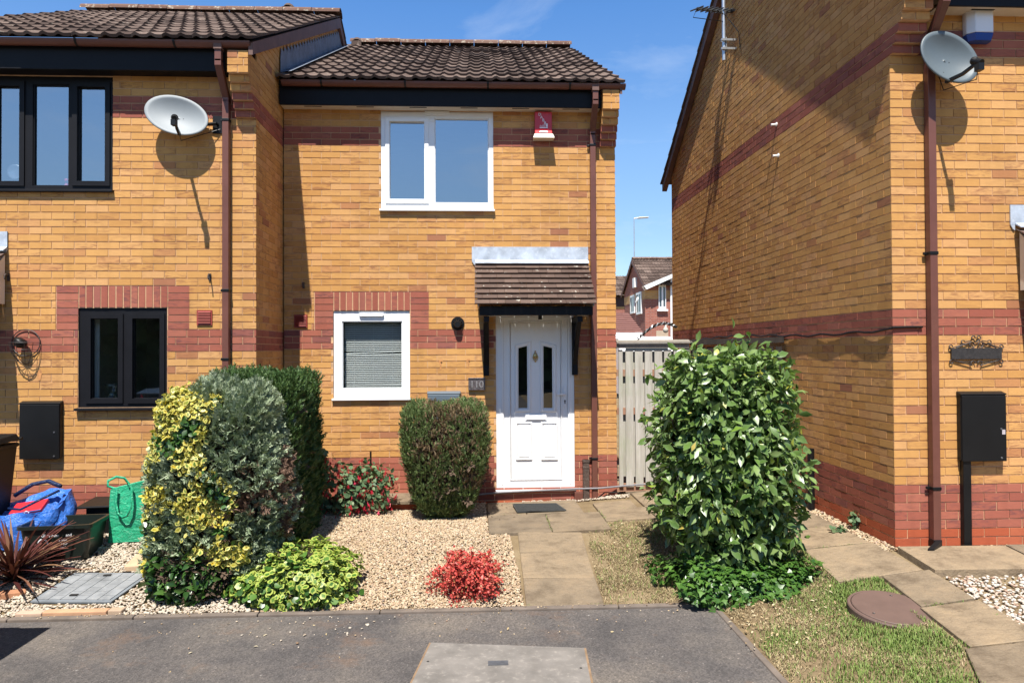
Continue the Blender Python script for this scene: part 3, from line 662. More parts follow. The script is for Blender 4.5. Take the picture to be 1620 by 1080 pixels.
# ================================================================== the right house
RIGHT = thing('brick_house', 'yellow brick house with tall gable end facing the passage and shrub', 'house', (XR + 2, Y3, 0), 'terraced brick houses')
zr0 = .619 - 9 * COURSE; XRR = XR + 3.95; DR = 6.84
right_mat = lambda r, u: (2 if r < 4 else 1) if r < 9 else (1 if r in (26, 27, 28, 58, 59, 60) else 0)
wl = MB(); dR = (XR + 1.55, XR + 2.5, .24, 2.25)
brick_face(wl, (XR, Y3, 0), (1, 0, 0), (0, -1, 0), zr0, 64, 0, XRR - XR, [(dR[0] - XR, dR[1] - XR, dR[2], dR[3] + .03)], right_mat, first_full=True, inset=.0)
yrr, zrr, yer, zer = Y3 + DR / 2, 7.36, Y3 - .30, 4.885; sr_ = (zrr - zer) / (yrr - yer)
def gl_right(z):
    if z < zer: return (0, DR)
    a = yer + (z - zer) / sr_ + .05; b = 2 * yrr - a
    return None if b - a < .1 else (max(0, a - Y3), min(DR, b - Y3))
brick_face(wl, (XR, Y3, 0), (0, 1, 0), (-1, 0, 0), zr0, 99, 0, DR, (), right_mat, first_full=False, limf=gl_right, inset=.0135)
wl.quad((XR, Y3 + DR, zr0), (XRR, Y3 + DR, zr0), (XRR, Y3 + DR, zer), (XR, Y3 + DR, zer), 0); wl.quad((XRR, Y3, zr0), (XRR, Y3 + DR, zr0), (XRR, Y3 + DR, zer), (XRR, Y3, zer), 0)
kneeler(wl, XR - .004, X_(1462, 60, Y3 - .1), Y3, 58, zr0); 
wl.build('wall', BM, RIGHT)
roofset(RIGHT, XR - .125, XRR, yer, zer, yrr, zrr, Y3 + DR + .3, 13)
barge(RIGHT, XR - .10, XR - .012, yer + .02, zer, yrr, zrr, Y3 + DR + .28, .17)
eaves(RIGHT, X_(1466, 20, Y3), XRR, Y3, 4.650, 4.835, SOFF, slots=[XR + .75, XR + 1.5], gx=(XR - .10, XRR), gz_=4.868)
downpipe(RIGHT, X_(1474, 400, Y3 - .045), Y3, 5.59, 4.86, .10, shoe=True, bands=(Z_(1474, 402, Y3), Z_(1476, 770, Y3)))
porch(RIGHT, X_(1603, 345, Y3), X_(1603, 345, Y3) + 1.5, Y3, 2.80, 2.286)
dd = MB(); dd.box(dR[0], dR[1], Y3 + .03, Y3 + .08, dR[2], dR[3]); dd.box(dR[0] + .15, dR[1] - .15, Y3 + .015, Y3 + .03, dR[2] + .2, dR[2] + .9); dd.box(dR[0] + .15, dR[1] - .15, Y3 + .015, Y3 + .03, dR[2] + 1.1, dR[2] + 1.85); dd.build('door', UPVC, RIGHT, bevel=.004)
# ================================================================== ground, road, paving
def ground_mat():
    mt, t, p = nodes('garden_soil'); p.inputs['Roughness'].default_value = .95; p.inputs['Specular IOR Level'].default_value = .1
    c = ramp(t, noise_(t, 2.2, 6, .65), [(.3, (.15, .105, .06)), (.5, (.21, .155, .09)), (.7, (.27, .21, .13))])
    f = noise_(t, 60, 4, .7); c = mixc(t, .4, c, ramp(t, f, [(.3, (.4, .4, .4)), (.7, (1, 1, 1))]), 'MULTIPLY')
    t.links.new(c, p.inputs['Base Color']); bump(t, p, f, .01, .7); return mt
def sheet(name, xs, ys, zf, mat):
    V = [(x, y, zf(x, y)) for y in ys for x in xs]; n = len(xs)
    F = [(j * n + i, j * n + i + 1, (j + 1) * n + i + 1, (j + 1) * n + i) for j in range(len(ys) - 1) for i in range(n - 1)]
    mb = MB(); mb.add(V, F); return mb.build(name, mat, smooth=True)
KX = 1.79                                   # right edge of the tarmac
def base_z(x, y):
    if y < 5.44 and x < KX + .02: return -.245
    return gz(x, y) - .012
lin = lambda a, b, n: [a + (b - a) * k / n for k in range(n + 1)]
gxs = sorted(set([-900, -200, -60, -20] + lin(-9, 1.75, 60) + [KX + .01, KX + .025] + lin(1.85, 9, 50) + [20, 60, 200, 900]))
gys = sorted(set([-900, -200, -60, -20, -8, 0] + lin(2, 5.42, 24) + [5.435, 5.445] + lin(5.47, 9.5, 50) + [12, 16, 20, 30, 60, 200, 900]))
g = kind(sheet('ground', gxs, gys, base_z, ground_mat()), 'structure')

def tarmac_mat():
    mt, t, p = nodes('tarmac'); p.inputs['Roughness'].default_value = .9; p.inputs['Specular IOR Level'].default_value = .2
    big = noise_(t, 1.3, 6, .62); c = ramp(t, big, [(.30, (.066, .062, .062)), (.46, (.10, .091, .087)), (.60, (.135, .119, .106)), (.75, (.175, .15, .125))])
    v = N(t, 'ShaderNodeTexVoronoi', i_Scale=95.0); t.links.new(t.nodes.new('ShaderNodeTexCoord').outputs['Object'], v.inputs['Vector'])
    sp = ramp(t, v.outputs['Color'], [(.05, (.55, .55, .55)), (.5, (.9, .9, .9)), (.9, (1.25, 1.22, 1.2)), (.97, (2.2, 2.1, 2.0))]); c = mixc(t, .85, c, sp, 'MULTIPLY')
    rs = ramp(t, noise_(t, 1.7, 7, .7), [(.56, (0, 0, 0)), (.72, (.6, .6, .6))]); c = mixc(t, rs, c, (.17, .105, .068))
    wt = ramp(t, noise_(t, 26, 3, .5), [(.73, (0, 0, 0)), (.78, (.6, .6, .6))]); c = mixc(t, wt, c, (.42, .40, .37))
    t.links.new(c, p.inputs['Base Color']); bump(t, p, v.outputs['Distance'], .006, .8); return mt
TAR = tarmac_mat()
mb = MB(); mb.quad((-40, -30, -.215), (KX, -30, -.215), (KX, 5.40, -.215), (-40, 5.40, -.215)); mb.quad((KX, -30, -.219), (40, -30, -.219), (40, 2.6, -.219), (KX, 2.6, -.219))
kind(mb.build('road', TAR), 'structure')
KERBM = plain('kerb_concrete', (.135, .108, .088), .9, .35, 5, bumpd=.003, dirt=(.10, .08, .065))
mb = MB(); x = -9.0
while x < KX - .05:
    L_ = .915; b = min(x + L_, KX + .05); mb.box(x + .003, b - .003, 5.395, 5.455, -.4, -.193 + random.uniform(-.002, .002)); x += L_
y = 5.39
while y > 2.6:
    mb.box(KX, KX + .048, max(2.6, y - .9) + .003, y, -.4, -.203 + random.uniform(-.003, .003)); y -= .9
kind(mb.build('kerb', KERBM, bevel=.008), 'structure')

def slab_mat():
    mt, t, p = nodes('riven_paving'); p.inputs['Roughness'].default_value = .85; p.inputs['Specular IOR Level'].default_value = .25
    c = ramp(t, isl(t), [(0, (.195, .153, .108)), (.5, (.24, .185, .125)), (1, (.30, .228, .15))])
    f = noise_(t, 4.5, 7, .68); c = mixc(t, .9, c, ramp(t, f, [(.28, (.45, .42, .40)), (.5, (.95, .95, .95)), (.75, (1.25, 1.2, 1.12))]), 'MULTIPLY')
    d = ramp(t, noise_(t, 15, 6, .7, None, (1, 2.4, 1), 1.2), [(.58, (0, 0, 0)), (.72, (.75, .75, .75))]); c = mixc(t, d, c, (.12, .092, .07)); gr = noise_(t, 95, 4, .7); c = mixc(t, .5, c, ramp(t, gr, [(.3, (.6, .58, .55)), (.7, (1.12, 1.12, 1.1))]), 'MULTIPLY')
    t.links.new(c, p.inputs['Base Color']); bump(t, p, noise_(t, 9, 8, .7, None, (1, 1.8, 1), 1.0), .03, .7); return mt
SLAB = slab_mat()
pth = MB()
def slab(P, th=.045, lift=.012, tilt=0):
    cx = sum(p[0] for p in P) / 4; cy = sum(p[1] for p in P) / 4; V = []
    P = [(cx + (x - cx) * .986, cy + (y - cy) * .986) for x, y in P]
    top = [(x, y, gz(x, y) + lift + random.uniform(-.003, .003)) for x, y in P]; bot = [(x, y, z - th) for x, y, z in top]
    ins = [(cx + (x - cx) * .975, cy + (y - cy) * .975, z + .004) for x, y, z in top]
    pth.add(top + bot + ins, [(8, 9, 10, 11), (0, 1, 9, 8), (1, 2, 10, 9), (2, 3, 11, 10), (3, 0, 8, 11), (0, 4, 5, 1), (1, 5, 6, 2), (2, 6, 7, 3), (3, 7, 4, 0)])
def slabpx(pts, **k): slab([gpt(*p) for p in pts], **k)
# garden path: three slabs down to the kerb
L0 = [gpt(818.5, 844), gpt(822, 876.5), gpt(827, 917.5), gpt(832, 962)]; R0 = [gpt(921, 844), gpt(929.5, 876.5), gpt(942, 917.5), gpt(958, 962)]
for k in range(3): slab([L0[k + 1], R0[k + 1], R0[k], L0[k]])
yl0, yl1, yl2 = 6.80, 7.55, 8.27
for a, b in ((.08, .70), (.70, 1.28)): slab([(a, yl0), (b, yl0), (b, yl1), (a, yl1)])
for a, b in ((.08, .50), (.50, 1.12)): slab([(a, yl1), (b, yl1), (b, yl2), (a, yl2)])
for x in lin(1.28, 3.38, 4)[:-1]: slab([(x, 7.12), (x + .52, 7.12), (x + .52, 7.62), (x, 7.62)])
for x in lin(1.80, 3.38, 3)[:-1]: slab([(x, 7.62), (x + .52, 7.62), (x + .52, 8.35), (x, 8.35)])
slab([(1.28, 7.62), (1.72, 7.62), (1.72, 8.0), (1.28, 8.0)])
for k, y in enumerate(lin(8.36, 10.8, 4)[:-1]): slab([(1.75, y), (2.55, y), (2.55, y + .6), (1.75, y + .6)])
for y in (6.55, 6.0): slab([(2.80, y), (3.40, y), (3.40, y + .56), (2.80, y + .56)])
slab([(2.78, 5.36), (3.46, 5.36), (3.42, 5.99), (2.80, 5.99)]); slab([(3.10, 4.83), (3.52, 4.87), (3.50, 5.35), (3.12, 5.35)]); slab([(3.00, 4.2), (3.55, 4.24), (3.53, 4.85), (3.08, 4.82)])
slab([(2.62, 3.5), (3.4, 3.55), (3.46, 4.22), (2.95, 4.18)]); slab([(2.5, 2.9), (3.3, 2.9), (3.35, 3.53), (2.6, 3.48)])
for a, b in ((3.49, 4.42), (4.43, 5.3), (5.31, 6.2)): slab([(a, 5.27), (b, 5.25), (b, 5.74), (a, 5.76)], lift=.045, th=.08)
kind(pth.build('path', SLAB), 'structure')

# concrete inspection cover let into the tarmac
CONC = plain('speckled_concrete', (.165, .15, .135), .9, .28, 5, bumpd=.003, dirt=(.27, .245, .215))
cov = thing('inspection_cover', 'large speckled concrete inspection cover set in the tarmac road', 'manhole cover', (.2, 4.4, -.215))
c4 = [hz(682, 1016, -.205), hz(924, 1024.5, -.205), hz(940, 1105, -.205), hz(643, 1098, -.205)]
mb = MB(); mb.prism([(x, y, -.207) for x, y in c4], (0, 0, .004)); mb.build('concrete_lid', CONC, cov)
mb = MB(); q = [Vector((x, y, -.2085)) for x, y in c4]; c_ = sum(q, Vector()) / 4; o_ = [c_ + (p - c_) * 1.028 for p in q]; mb.add(o_ + q, [(i, (i + 1) % 4, 4 + (i + 1) % 4, 4 + i) for i in range(4)]); mb.build('frame', plain('rusty_edge', (.20, .13, .075), .9, .3, 14), cov)
mb = MB(); a, b = hz(772, 1045.5, -.203), hz(804, 1048, -.203); mb.box(a[0], b[0], a[1] - .06, a[1] + .0, -.204, -.199); mb.build('makers_plate', plain('dark_plate', (.07, .075, .085), .5, .2, 20), cov)
for p in ((677, 1045.5), (919, 1056)):
    x, y = hz(*p, -.203); mb = MB(); mb.lathe([(0, .0), (.009, .0)], Matrix.Translation((x, y, -.2022)), 10); mb.build('lifting_hole', DARK, cov)
# round brown cover in the grass
x0, y0 = gpt(1410, 965); zc = gz(x0, y0) + .012
rc = thing('inspection_cover', 'round brown plastic inspection cover in the patchy grass', 'manhole cover', (x0, y0, zc))
tl = Matrix.Translation((x0, y0, zc)) @ Matrix.Translation((0, 0, -.016)) @ Matrix.Scale(.93, 4) @ Matrix.Rotation(R(6), 4, 'X') @ Matrix.Rotation(R(.3), 4, 'Y')
BRC = plain('brown_cover', (.115, .072, .058), .65, .12, 6, bumpd=.001)
mb = MB(); mb.lathe([(0, .026), (.27, .026), (.276, .022), (.278, .0)], tl, 48); mb.build('lid', BRC, rc, smooth=False)
mb = MB(); mb.lathe([(.281, -.01), (.281, .020), (.300, .020), (.306, .012), (.306, -.04)], tl, 48); mb.build('rim', BRC, rc)
for p in ((-.19, -.09), (.11, .19)):
    mb = MB(); mb.lathe([(0, .0268), (.011, .0268), (.012, .024)], tl @ Matrix.Translation((p[0], p[1], 0)), 12); mb.lathe([(0, .0285), (.005, .0285), (.005, .0268)], tl @ Matrix.Translation((p[0] + .004, p[1], 0)), 8, 1); mb.build('screw', [DARK, METAL], rc)
# grey drain tray with block paving inset at the left
dc = thing('drain_cover', 'grey recessed drain cover filled with narrow block paving at the gravel edge', 'drain cover', (-3.2, 5.8, -.15))
q4 = [gpt(48, 954), gpt(176, 954), gpt(240, 909), gpt(118, 908)]
mb = MB(); mb.prism([(x, y, gz(x, y) + .000) for x, y in q4], (0, 0, .014)); mb.build('tray', plain('grey_steel', (.16, .18, .20), .6, .2, 8), dc)
mb = MB(); A, B, C, D = [Vector((x, y, gz(x, y) + .0145)) for x, y in q4]
for i in range(6):
    for j in range(4):
        u0, u1 = .04 + .92 * i / 6, .04 + .92 * (i + 1) / 6; of = .5 if i % 2 else 0; v0, v1 = .04 + .92 * max(0, j - of) / 3.5, .04 + .92 * min(3.5, j + 1 - of) / 3.5
        f_ = lambda u, v: (A * (1 - u) + B * u) * (1 - v) + (D * (1 - u) + C * u) * v
        g_ = .004
        P = [f_(u0 + g_, v0 + g_), f_(u1 - g_, v0 + g_), f_(u1 - g_, v1 - g_), f_(u0 + g_, v1 - g_)]; mb.prism(P, (0, 0, .006))
mb.build('block_inset', plain('grey_block', (.185, .195, .205), .8, .3, 6, bumpd=.002, dirt=(.27, .27, .26)), dc)
for p in ((170, 914), (117, 946)):
    x, y = gpt(*p); mb = MB(); mb.box(x - .03, x + .03, y - .015, y + .015, gz(x, y) + .0206, gz(x, y) + .027); mb.build('lifting_key_slot', DARK, dc)
mb = MB(); q = [gpt(196, 905), gpt(243, 904.5), gpt(250, 888), gpt(216, 884)]; mb.prism([(x, y, gz(x, y)) for x, y in q], (0, 0, .05))
tag(mb.build('stepping_stone', plain('buff_stone', (.42, .30, .19), .85, .15, 6, bumpd=.002), bevel=.008), 'single buff stepping stone on pale gravel behind the grey drain cover', 'paving slab')
for k, (a, b, lb) in enumerate(((28, 70, 'palest pinkish edging brick, nearest the spiky red plant'), (71, 172, 'long orange edging slab along the front of the grey drain cover'), (174, 196, 'short sandy edging brick beside the corner of the grey drain cover'))):
    x0 = X_(a, 962, 5.5); x1 = X_(b, 962, 5.5); mb = MB(); mb.box(x0, x1, 5.462, 5.535, -.26, -.172 + .004 * k)
    tag(mb.build('edging_brick', plain('edging_%s' % ['pale', 'orange', 'sandy'][k], [(.42, .30, .22), (.42, .24, .14), (.40, .29, .20)][k], .9, .15, 9, bumpd=.002), bevel=.008), lb, 'brick', 'edging bricks by the drain cover')
x, y = gpt(20, 918); mb = MB(); 
b0 = MB(); b0.box(-.1, .1, -.05, .05, 0, .05); ob = b0.build('loose_brick', plain('loose_brick', (.36, .17, .09), .9, .2, 12), bevel=.006); ob.location = (X_(26, 922, 5.85), 5.78, gz(-3.9, 5.78) - .01); ob.rotation_euler = (0, .06, .5); tag(ob, 'orange brick lying under the spiky red plant', 'brick')
# doormat
RUB = plain('rubber_mat', (.035, .037, .037), .85, .25, 30, bumpd=.004)
mb = MB(); q = [hz(818, 812.5, .02), hz(896, 809.5, .02), hz(880, 798.5, .02), hz(811, 800, .02)]
zt = max(gz(x, y) for x, y in q) + .022; mb.prism([(x, y, zt) for x, y in q], (0, 0, .012))
A, B, C, D = [Vector((x, y, zt + .012)) for x, y in q]
for k in range(14):
    v = (k + .5) / 14; a = A * (1 - v) + D * v; b = B * (1 - v) + C * v; mb.box(a.x + .01, b.x - .01, a.y - .006, a.y + .006, zt + .0121, zt + .017)
tag(mb.build('doormat', RUB), 'dark ribbed rubber doormat on the slabs at the white front door', 'doormat')
# low brick step with a slab on top, under the small conifer
st = thing('garden_step', 'low red brick step with a worn stone slab beside the clipped conifer', 'step', (-.8, 8.1, 0))
X0, X1 = X_(616, 790, 8.15), X_(690, 790, 8.15)
mb = MB(); mb.box(X0 + .01, X1, 7.93, 8.335, -.05, .07); mb.build('base', ENGB, st, bevel=.004)
mb = MB(); mb.box(X0 - .02, X1, 7.88, 8.33, .072, .115); mb.build('slab', SLAB, st, bevel=.008)

# ================================================================== things fixed to the walls
def meter_box(name, label, rect, Yf, d, mat, conduit=None, marks=()):
    t = thing(name, label, 'meter box', ((rect[0] + rect[1]) / 2, Yf, rect[2])); x0, x1, z0, z1 = rect
    mb = MB(); mb.box(x0, x1, Yf - d * .82, Yf - .001, z0 + .008, z1 - .004); mb.prism([(x0 - .004, Yf - .001, z1 + .012), (x0 - .004, Yf - d, z1 - .008), (x0 - .004, Yf - d, z1 - .02), (x0 - .004, Yf - .001, z1 - .02)], (x1 - x0 + .008, 0, 0)); mb.build('body', mat, t, bevel=.006)
    mb = MB(); mb.box(x0 + .004, x1 - .004, Yf - d, Yf - d * .82 - .002, z0, z1 - .024); dr_ = mb.build('door', mat, t, bevel=.006)
    for u, v in ((.87, .47), (.87, .05)):
        mb = MB(); mb.lathe([(0, .006), (.008, .005), (.009, 0)], front(x0 + (x1 - x0) * u, Yf - d - .0005, z0 + (z1 - z0) * v), 10); mb.build('latch', plain('latch_metal', (.16, .16, .17), .4, .1, 9, metal=.6), dr_)
    if conduit:
        a, b, zb = conduit; mb = MB(); mb.box(a, b, Yf - .05, Yf - .002, zb, z0 + .004); mb.build('conduit', mat, t, bevel=.004)
    return t
r_ = rect_px(30, 636, 94.5, 726, Y2 - .06); meter_box('meter_box', 'black meter box on the yellow wall behind the blue bag', (r_[0], r_[1], r_[2], r_[3]), Y2, .065, BLACKP)
r_ = rect_px(1521, 621, 1592.5, 729.5, Y3 - .06); mbx = meter_box('meter_box', 'tall black meter box above a black conduit near the brown downpipe', r_, Y3, .065, BLACKP, conduit=(X_(1525, 800, Y3 - .05), X_(1537.5, 800, Y3 - .05), .10))
mb = MB(); x, z = hy(1588, 683, Y3 - .067); mb.box(x - .014, x + .014, Y3 - .0675, Y3 - .0655, z - .02, z + .02); mb.build('sticker', plain('worn_sticker', (.42, .38, .40), .6, .2, 30), mbx)
r_ = rect_px(676, 620.5, 728, 690, Y1 - .1); meter_box('meter_box', 'blue grey meter box on the wall half hidden behind the clipped conifer', r_, Y1, .10, GREYP)

DISHW = plain('dish_white', (.235, .26, .275), .6, .05, 3)
DISHG = plain('dish_grey', (.10, .125, .14), .45, .06, 3)
def dish(label, c, nrm, up_roll, rx, ry, wall, mat, low, tip):
    t = thing('satellite_dish', label, 'satellite dish', c); n = Vector(nrm).normalized()
    M = n.to_track_quat('Z', 'Y').to_matrix().to_4x4(); M = Matrix.Translation(c) @ M @ Matrix.Rotation(up_roll, 4, 'Z')
    mb = MB(); dep = .075; K = 10; S = 48; V = []
    for k in range(K + 1):
        q = k / K
        for s in range(S):
            a = 2 * math.pi * s / S; V.append(M @ Vector((rx * q * math.cos(a), ry * q * math.sin(a), dep * (q * q - 1))))
    for s in range(S):
        a = 2 * math.pi * s / S; V.append(M @ Vector((rx * 1.012 * math.cos(a), ry * 1.012 * math.sin(a), -.008)))
    F = [(k * S + s, k * S + (s + 1) % S, (k + 1) * S + (s + 1) % S, (k + 1) * S + s) for k in range(K + 1) for s in range(S)]
    mb.add(V, F)
    o = mb.build('reflector', mat, t, smooth=True); sm2 = o.modifiers.new('thick', 'SOLIDIFY'); sm2.thickness = .006; sm2.offset = -1
    for u, v in ((.0, .0), (.16, .06), (.12, -.62)):
        q = math.hypot(u, v); b = MB(); b.lathe([(0, .005), (.007, .004), (.008, 0)], M @ Matrix.Translation((rx * u, ry * v, dep * (q * q - 1) + .002)), 8); b.build('bolt', DARK, o)
    low, tip = Vector(low), Vector(tip)
    back = M @ Vector((0, 0, -dep - .03)); 
    b = MB(); b.tube([low - n * .02, low.lerp(tip, .5) - n * .0 + Vector((0, 0, -.02)), tip], [.013, .012, .010], 8, square=True); b.build('arm', BLACKP, t)
    l = MB(); hd = (Vector(c) - tip).normalized(); l.tube([tip - hd * .035, tip + hd * .02, tip + hd * .045, tip + hd * .06], [.024, .026, .034, .030], 14); l.box(tip.x - .022, tip.x + .022, tip.y - .035, tip.y + .02, tip.z - .075, tip.z - .02); l.build('receiver_head', BLACKP, t)
    b = MB(); wv = Vector(wall); b.tube([back, back.lerp(wv, .55) + Vector((0, 0, -.02)), wv + Vector((0, -.05, 0)), wv], .017, 8); b.box(wv.x - .05, wv.x + .05, wv.y - .012, wv.y, wv.z - .09, wv.z + .09)
    b.lathe([(.09, .0), (.09, .03), (0, .04)], Matrix.Translation(back + n * .01) @ n.to_track_quat('Z', 'Y').to_matrix().to_4x4() @ Matrix.Translation((0, 0, -.03)), 16); b.build('wall_bracket', BLACKP, t)
    cb = MB(); p0, p3 = tip, wv + Vector((.03, -.02, -.05)); cb.tube([p0, p0 + Vector((.02, .05, -.12)), low + Vector((0, .05, -.06)), p3], .004, 6); cb.build('cable', BLACKP, t)
    return t
cx, cz = hy(279, 182, Y2 - .155)
dish('pale grey oval satellite dish on the left house beside the downpipe', (cx, Y2 - .155, cz), (.12, -1, .22), R(-18), .308, .202, (X_(345, 198, Y2), Y2, Z_(345, 198, Y2)), DISHW, (X_(283, 211, Y2 - .21), Y2 - .21, Z_(283, 211, Y2 - .21)), (X_(276, 187, Y2 - .52), Y2 - .52, Z_(276, 187, Y2 - .52)))
cx, cz = hy(1503, 90, Y3 - .20)
dish('dark grey satellite dish on the right house beneath the white alarm box', (cx, Y3 - .20, cz), (.05, -1, .14), R(-34), .262, .205, (X_(1473, 108, Y3), Y3, Z_(1473, 100, Y3)), DISHG, (X_(1499, 128, Y3 - .20), Y3 - .20, Z_(1499, 128, Y3 - .20)), (X_(1548, 98, Y3 - .48), Y3 - .48, Z_(1548, 98, Y3 - .48)))
# alarm boxes
al = thing('alarm_box', 'red burglar alarm box with white lettering above the porch', 'alarm box', (0, Y1, 4))
RED = plain('alarm_red', (.50, .018, .03), .35, .06, 4)
a, b, c, d = rect_px(846, 213, 873, 177.5, Y1 - .07); c, d = d, c
mb = MB(); yb = Y1 - .085; mb.box(a, b, yb, Y1 - .012, c + .045, d); mb.prism([(a, yb, c + .045), (b, yb, c + .045), (b - .0, yb - .03, c), (a, yb - .03, c)], (0, .08, 0)); mb.build('cover', RED, al, bevel=.005)
mb = MB(); e = .008; mb.add([(a - e, yb - .035, c - .004), (b + e, yb - .035, c - .004), (b + .026, yb - .065, c - .06), (a - .026, yb - .065, c - .06), (a - e, Y1 - .01, c - .004), (b + e, Y1 - .01, c - .004), (b + .02, Y1 - .01, c - .06), (a - .02, Y1 - .01, c - .06)], [(0, 1, 2, 3), (1, 5, 6, 2), (4, 0, 3, 7), (3, 2, 6, 7), (0, 4, 5, 1)]); mb.build('base', plain('alarm_base', (.62, .58, .50), .4, .05, 5), al, bevel=.004)
LET = plain('white_lettering', (.80, .80, .82), .5, .03, 5)
for k, ch in enumerate('DABB'): text_mesh('lettering', ch, .048, LET, al, front(a + .058 + .021 * k, yb - .002, d - .035 - .034 * k), .001)
mb = MB(); xm = (a + b) / 2; mb.box(xm - .045, xm + .05, yb - .003, yb - .0005, c + .072, c + .082); 
for k in range(6): mb.box(xm - .04 + .014 * k, xm - .036 + .014 * k, yb - .003, yb - .0005, c + .086, c + .102 + .006 * abs(k - 1))
mb.box(xm + .036, xm + .05, yb - .003, yb - .0005, c + .086, c + .125); mb.prism([(xm - .05, yb - .029, c + .012), (xm + .05, yb - .029, c + .012), (xm + .048, yb - .014, c + .034), (xm - .046, yb - .014, c + .034)], (0, -.003, 0)); mb.build('emblem', LET, al)
al = thing('alarm_box', 'white alarm box with a blue base under the soffit', 'alarm box', (4, Y3, 4))
a, b, c, d = rect_px(1532, 8, 1574, 54, Y3 - .08); y = Y3
ow = [(a, y - .002), (a, y - .05), (a + .05, y - .10), (b - .03, y - .10), (b, y - .06), (b, y - .002)]
mb = MB(); mb.prism([(p[0], p[1], c + .008) for p in ow], (0, 0, d - c - .008)); mb.build('cover', plain('alarm_white', (.74, .75, .78), .35, .03, 5), al, bevel=.006)
mb = MB(); ob_ = [(p[0], p[1], c + .004) for p in ow]; sh = [(a + .018, y - .002, c - .055), (a + .018, y - .05, c - .055), (a + .055, y - .085, c - .055), (b - .04, y - .085, c - .055), (b - .018, y - .05, c - .055), (b - .018, y - .002, c - .055)]
mb.add(ob_ + sh, [(i, (i + 1) % 6, 6 + (i + 1) % 6, 6 + i) for i in range(6)] + [(0, 1, 2, 3, 4, 5), (11, 10, 9, 8, 7, 6)]); mb.build('strobe_base', plain('alarm_blue', (.015, .06, .28), .25, .05, 5), al)
# flue terminal, brick hooks, number plate, house sign
fx, fz = hy(724, 511.5, Y1 - .05); fl = thing('flue_terminal', 'round black ribbed flue terminal on the wall above the red band', 'flue', (fx, Y1, fz))
mb = MB(); mb.lathe([(0, .012), (.078, .012), (.080, .0)], front(fx, Y1 - .001, fz), 28); mb.build('wall_plate', BLACKP, fl)
mb = MB(); mb.lathe([(0, .085), (.036, .085), (.040, .078), (.045, .012)], front(fx, Y1 - .001, fz - .012), 20); 
for k in range(10):
    a = 2 * math.pi * k / 10; mb.tube([(fx + .058 * math.cos(a), Y1 - .014, fz + .058 * math.sin(a)), (fx + .050 * math.cos(a), Y1 - .055, fz - .008 + .050 * math.sin(a)), (fx + .03 * math.cos(a), Y1 - .085, fz - .012 + .03 * math.sin(a))], .004, 5)
mb.build('cage', BLACKP, fl)
for (px, py, Yf, lb) in ((11.5, 437, Y2, 'small rusty basket hook above the wire half basket'), (331, 437, Y2, 'small rusty hook between the black window and the downpipe'), (479.5, 450, Y1, 'small rusty hook on the middle house above its red air vent')):
    x, z = hy(px, py, Yf - .03); t = MB(); t.box(x - .014, x + .010, Yf - .012, Yf - .001, z - .045, z + .03); t.tube([(x, Yf - .01, z + .015), (x + .004, Yf - .06, z + .02), (x + .008, Yf - .085, z), (x + .010, Yf - .09, z - .025), (x + .010, Yf - .075, z - .035)], .006, 6)
    tag(t.build('wall_hook', IRON), lb, 'hook', 'hooks on the house fronts')
r_ = rect_px(741, 599.5, 767.5, 617, Y1 - .03); npl = thing('number_plaque', 'small dark metal house number plaque beside the white door', 'house number', (r_[0], Y1, r_[2]))
mb = MB(); mb.box(r_[0], r_[1], Y1 - .035, Y1 - .001, r_[2], r_[3]); mb.box(r_[0] - .002, r_[1] + .002, Y1 - .042, Y1 - .001, r_[3] + .0005, r_[3] + .016); mb.build('plate', plain('pewter', (.16, .13, .125), .38, .6, 60, metal=.6, bumpd=.004, dirt=(.45, .44, .45)), npl, bevel=.003)
PEW = plain('pewter_number', (.42, .40, .39), .35, .3, 40, metal=.6)
for k, ch in enumerate('110'): text_mesh('number', ch, .115, PEW, npl, front((r_[0] + r_[1]) / 2 + .055 * (k - 1), Y1 - .036, (r_[2] + r_[3]) / 2), .004)
r_ = rect_px(1505.5, 550.5, 1585, 568, Y3 - .02); sg = thing('house_sign', 'black wrought iron house sign with scrolls on the right house', 'sign', ((r_[0] + r_[1]) / 2, Y3, r_[2]))
mb = MB(); mb.box(r_[0], r_[1], Y3 - .022, Y3 - .004, r_[2], r_[3]); mb.build('board', plain('sign_slate', (.025, .022, .022), .6, .5, 40, dirt=(.09, .09, .09)), sg, bevel=.002)
mb = MB(); xc = (r_[0] + r_[1]) / 2; hw = (r_[1] - r_[0]) / 2
def scroll(cx, cz, r0, a0, a1, tail=None, to=None):
    P = [(cx + (r0 * (1 - .35 * k / 16)) * math.cos(a0 + (a1 - a0) * k / 16), Y3 - .014, cz + (r0 * (1 - .35 * k / 16)) * math.sin(a0 + (a1 - a0) * k / 16)) for k in range(17)]
    if tail: P = [(tail[0], Y3 - .014, tail[1])] + P
    (to or mb).tube(P, .0048, 6)
zt, zb = r_[3], r_[2]; sb_ = MB()
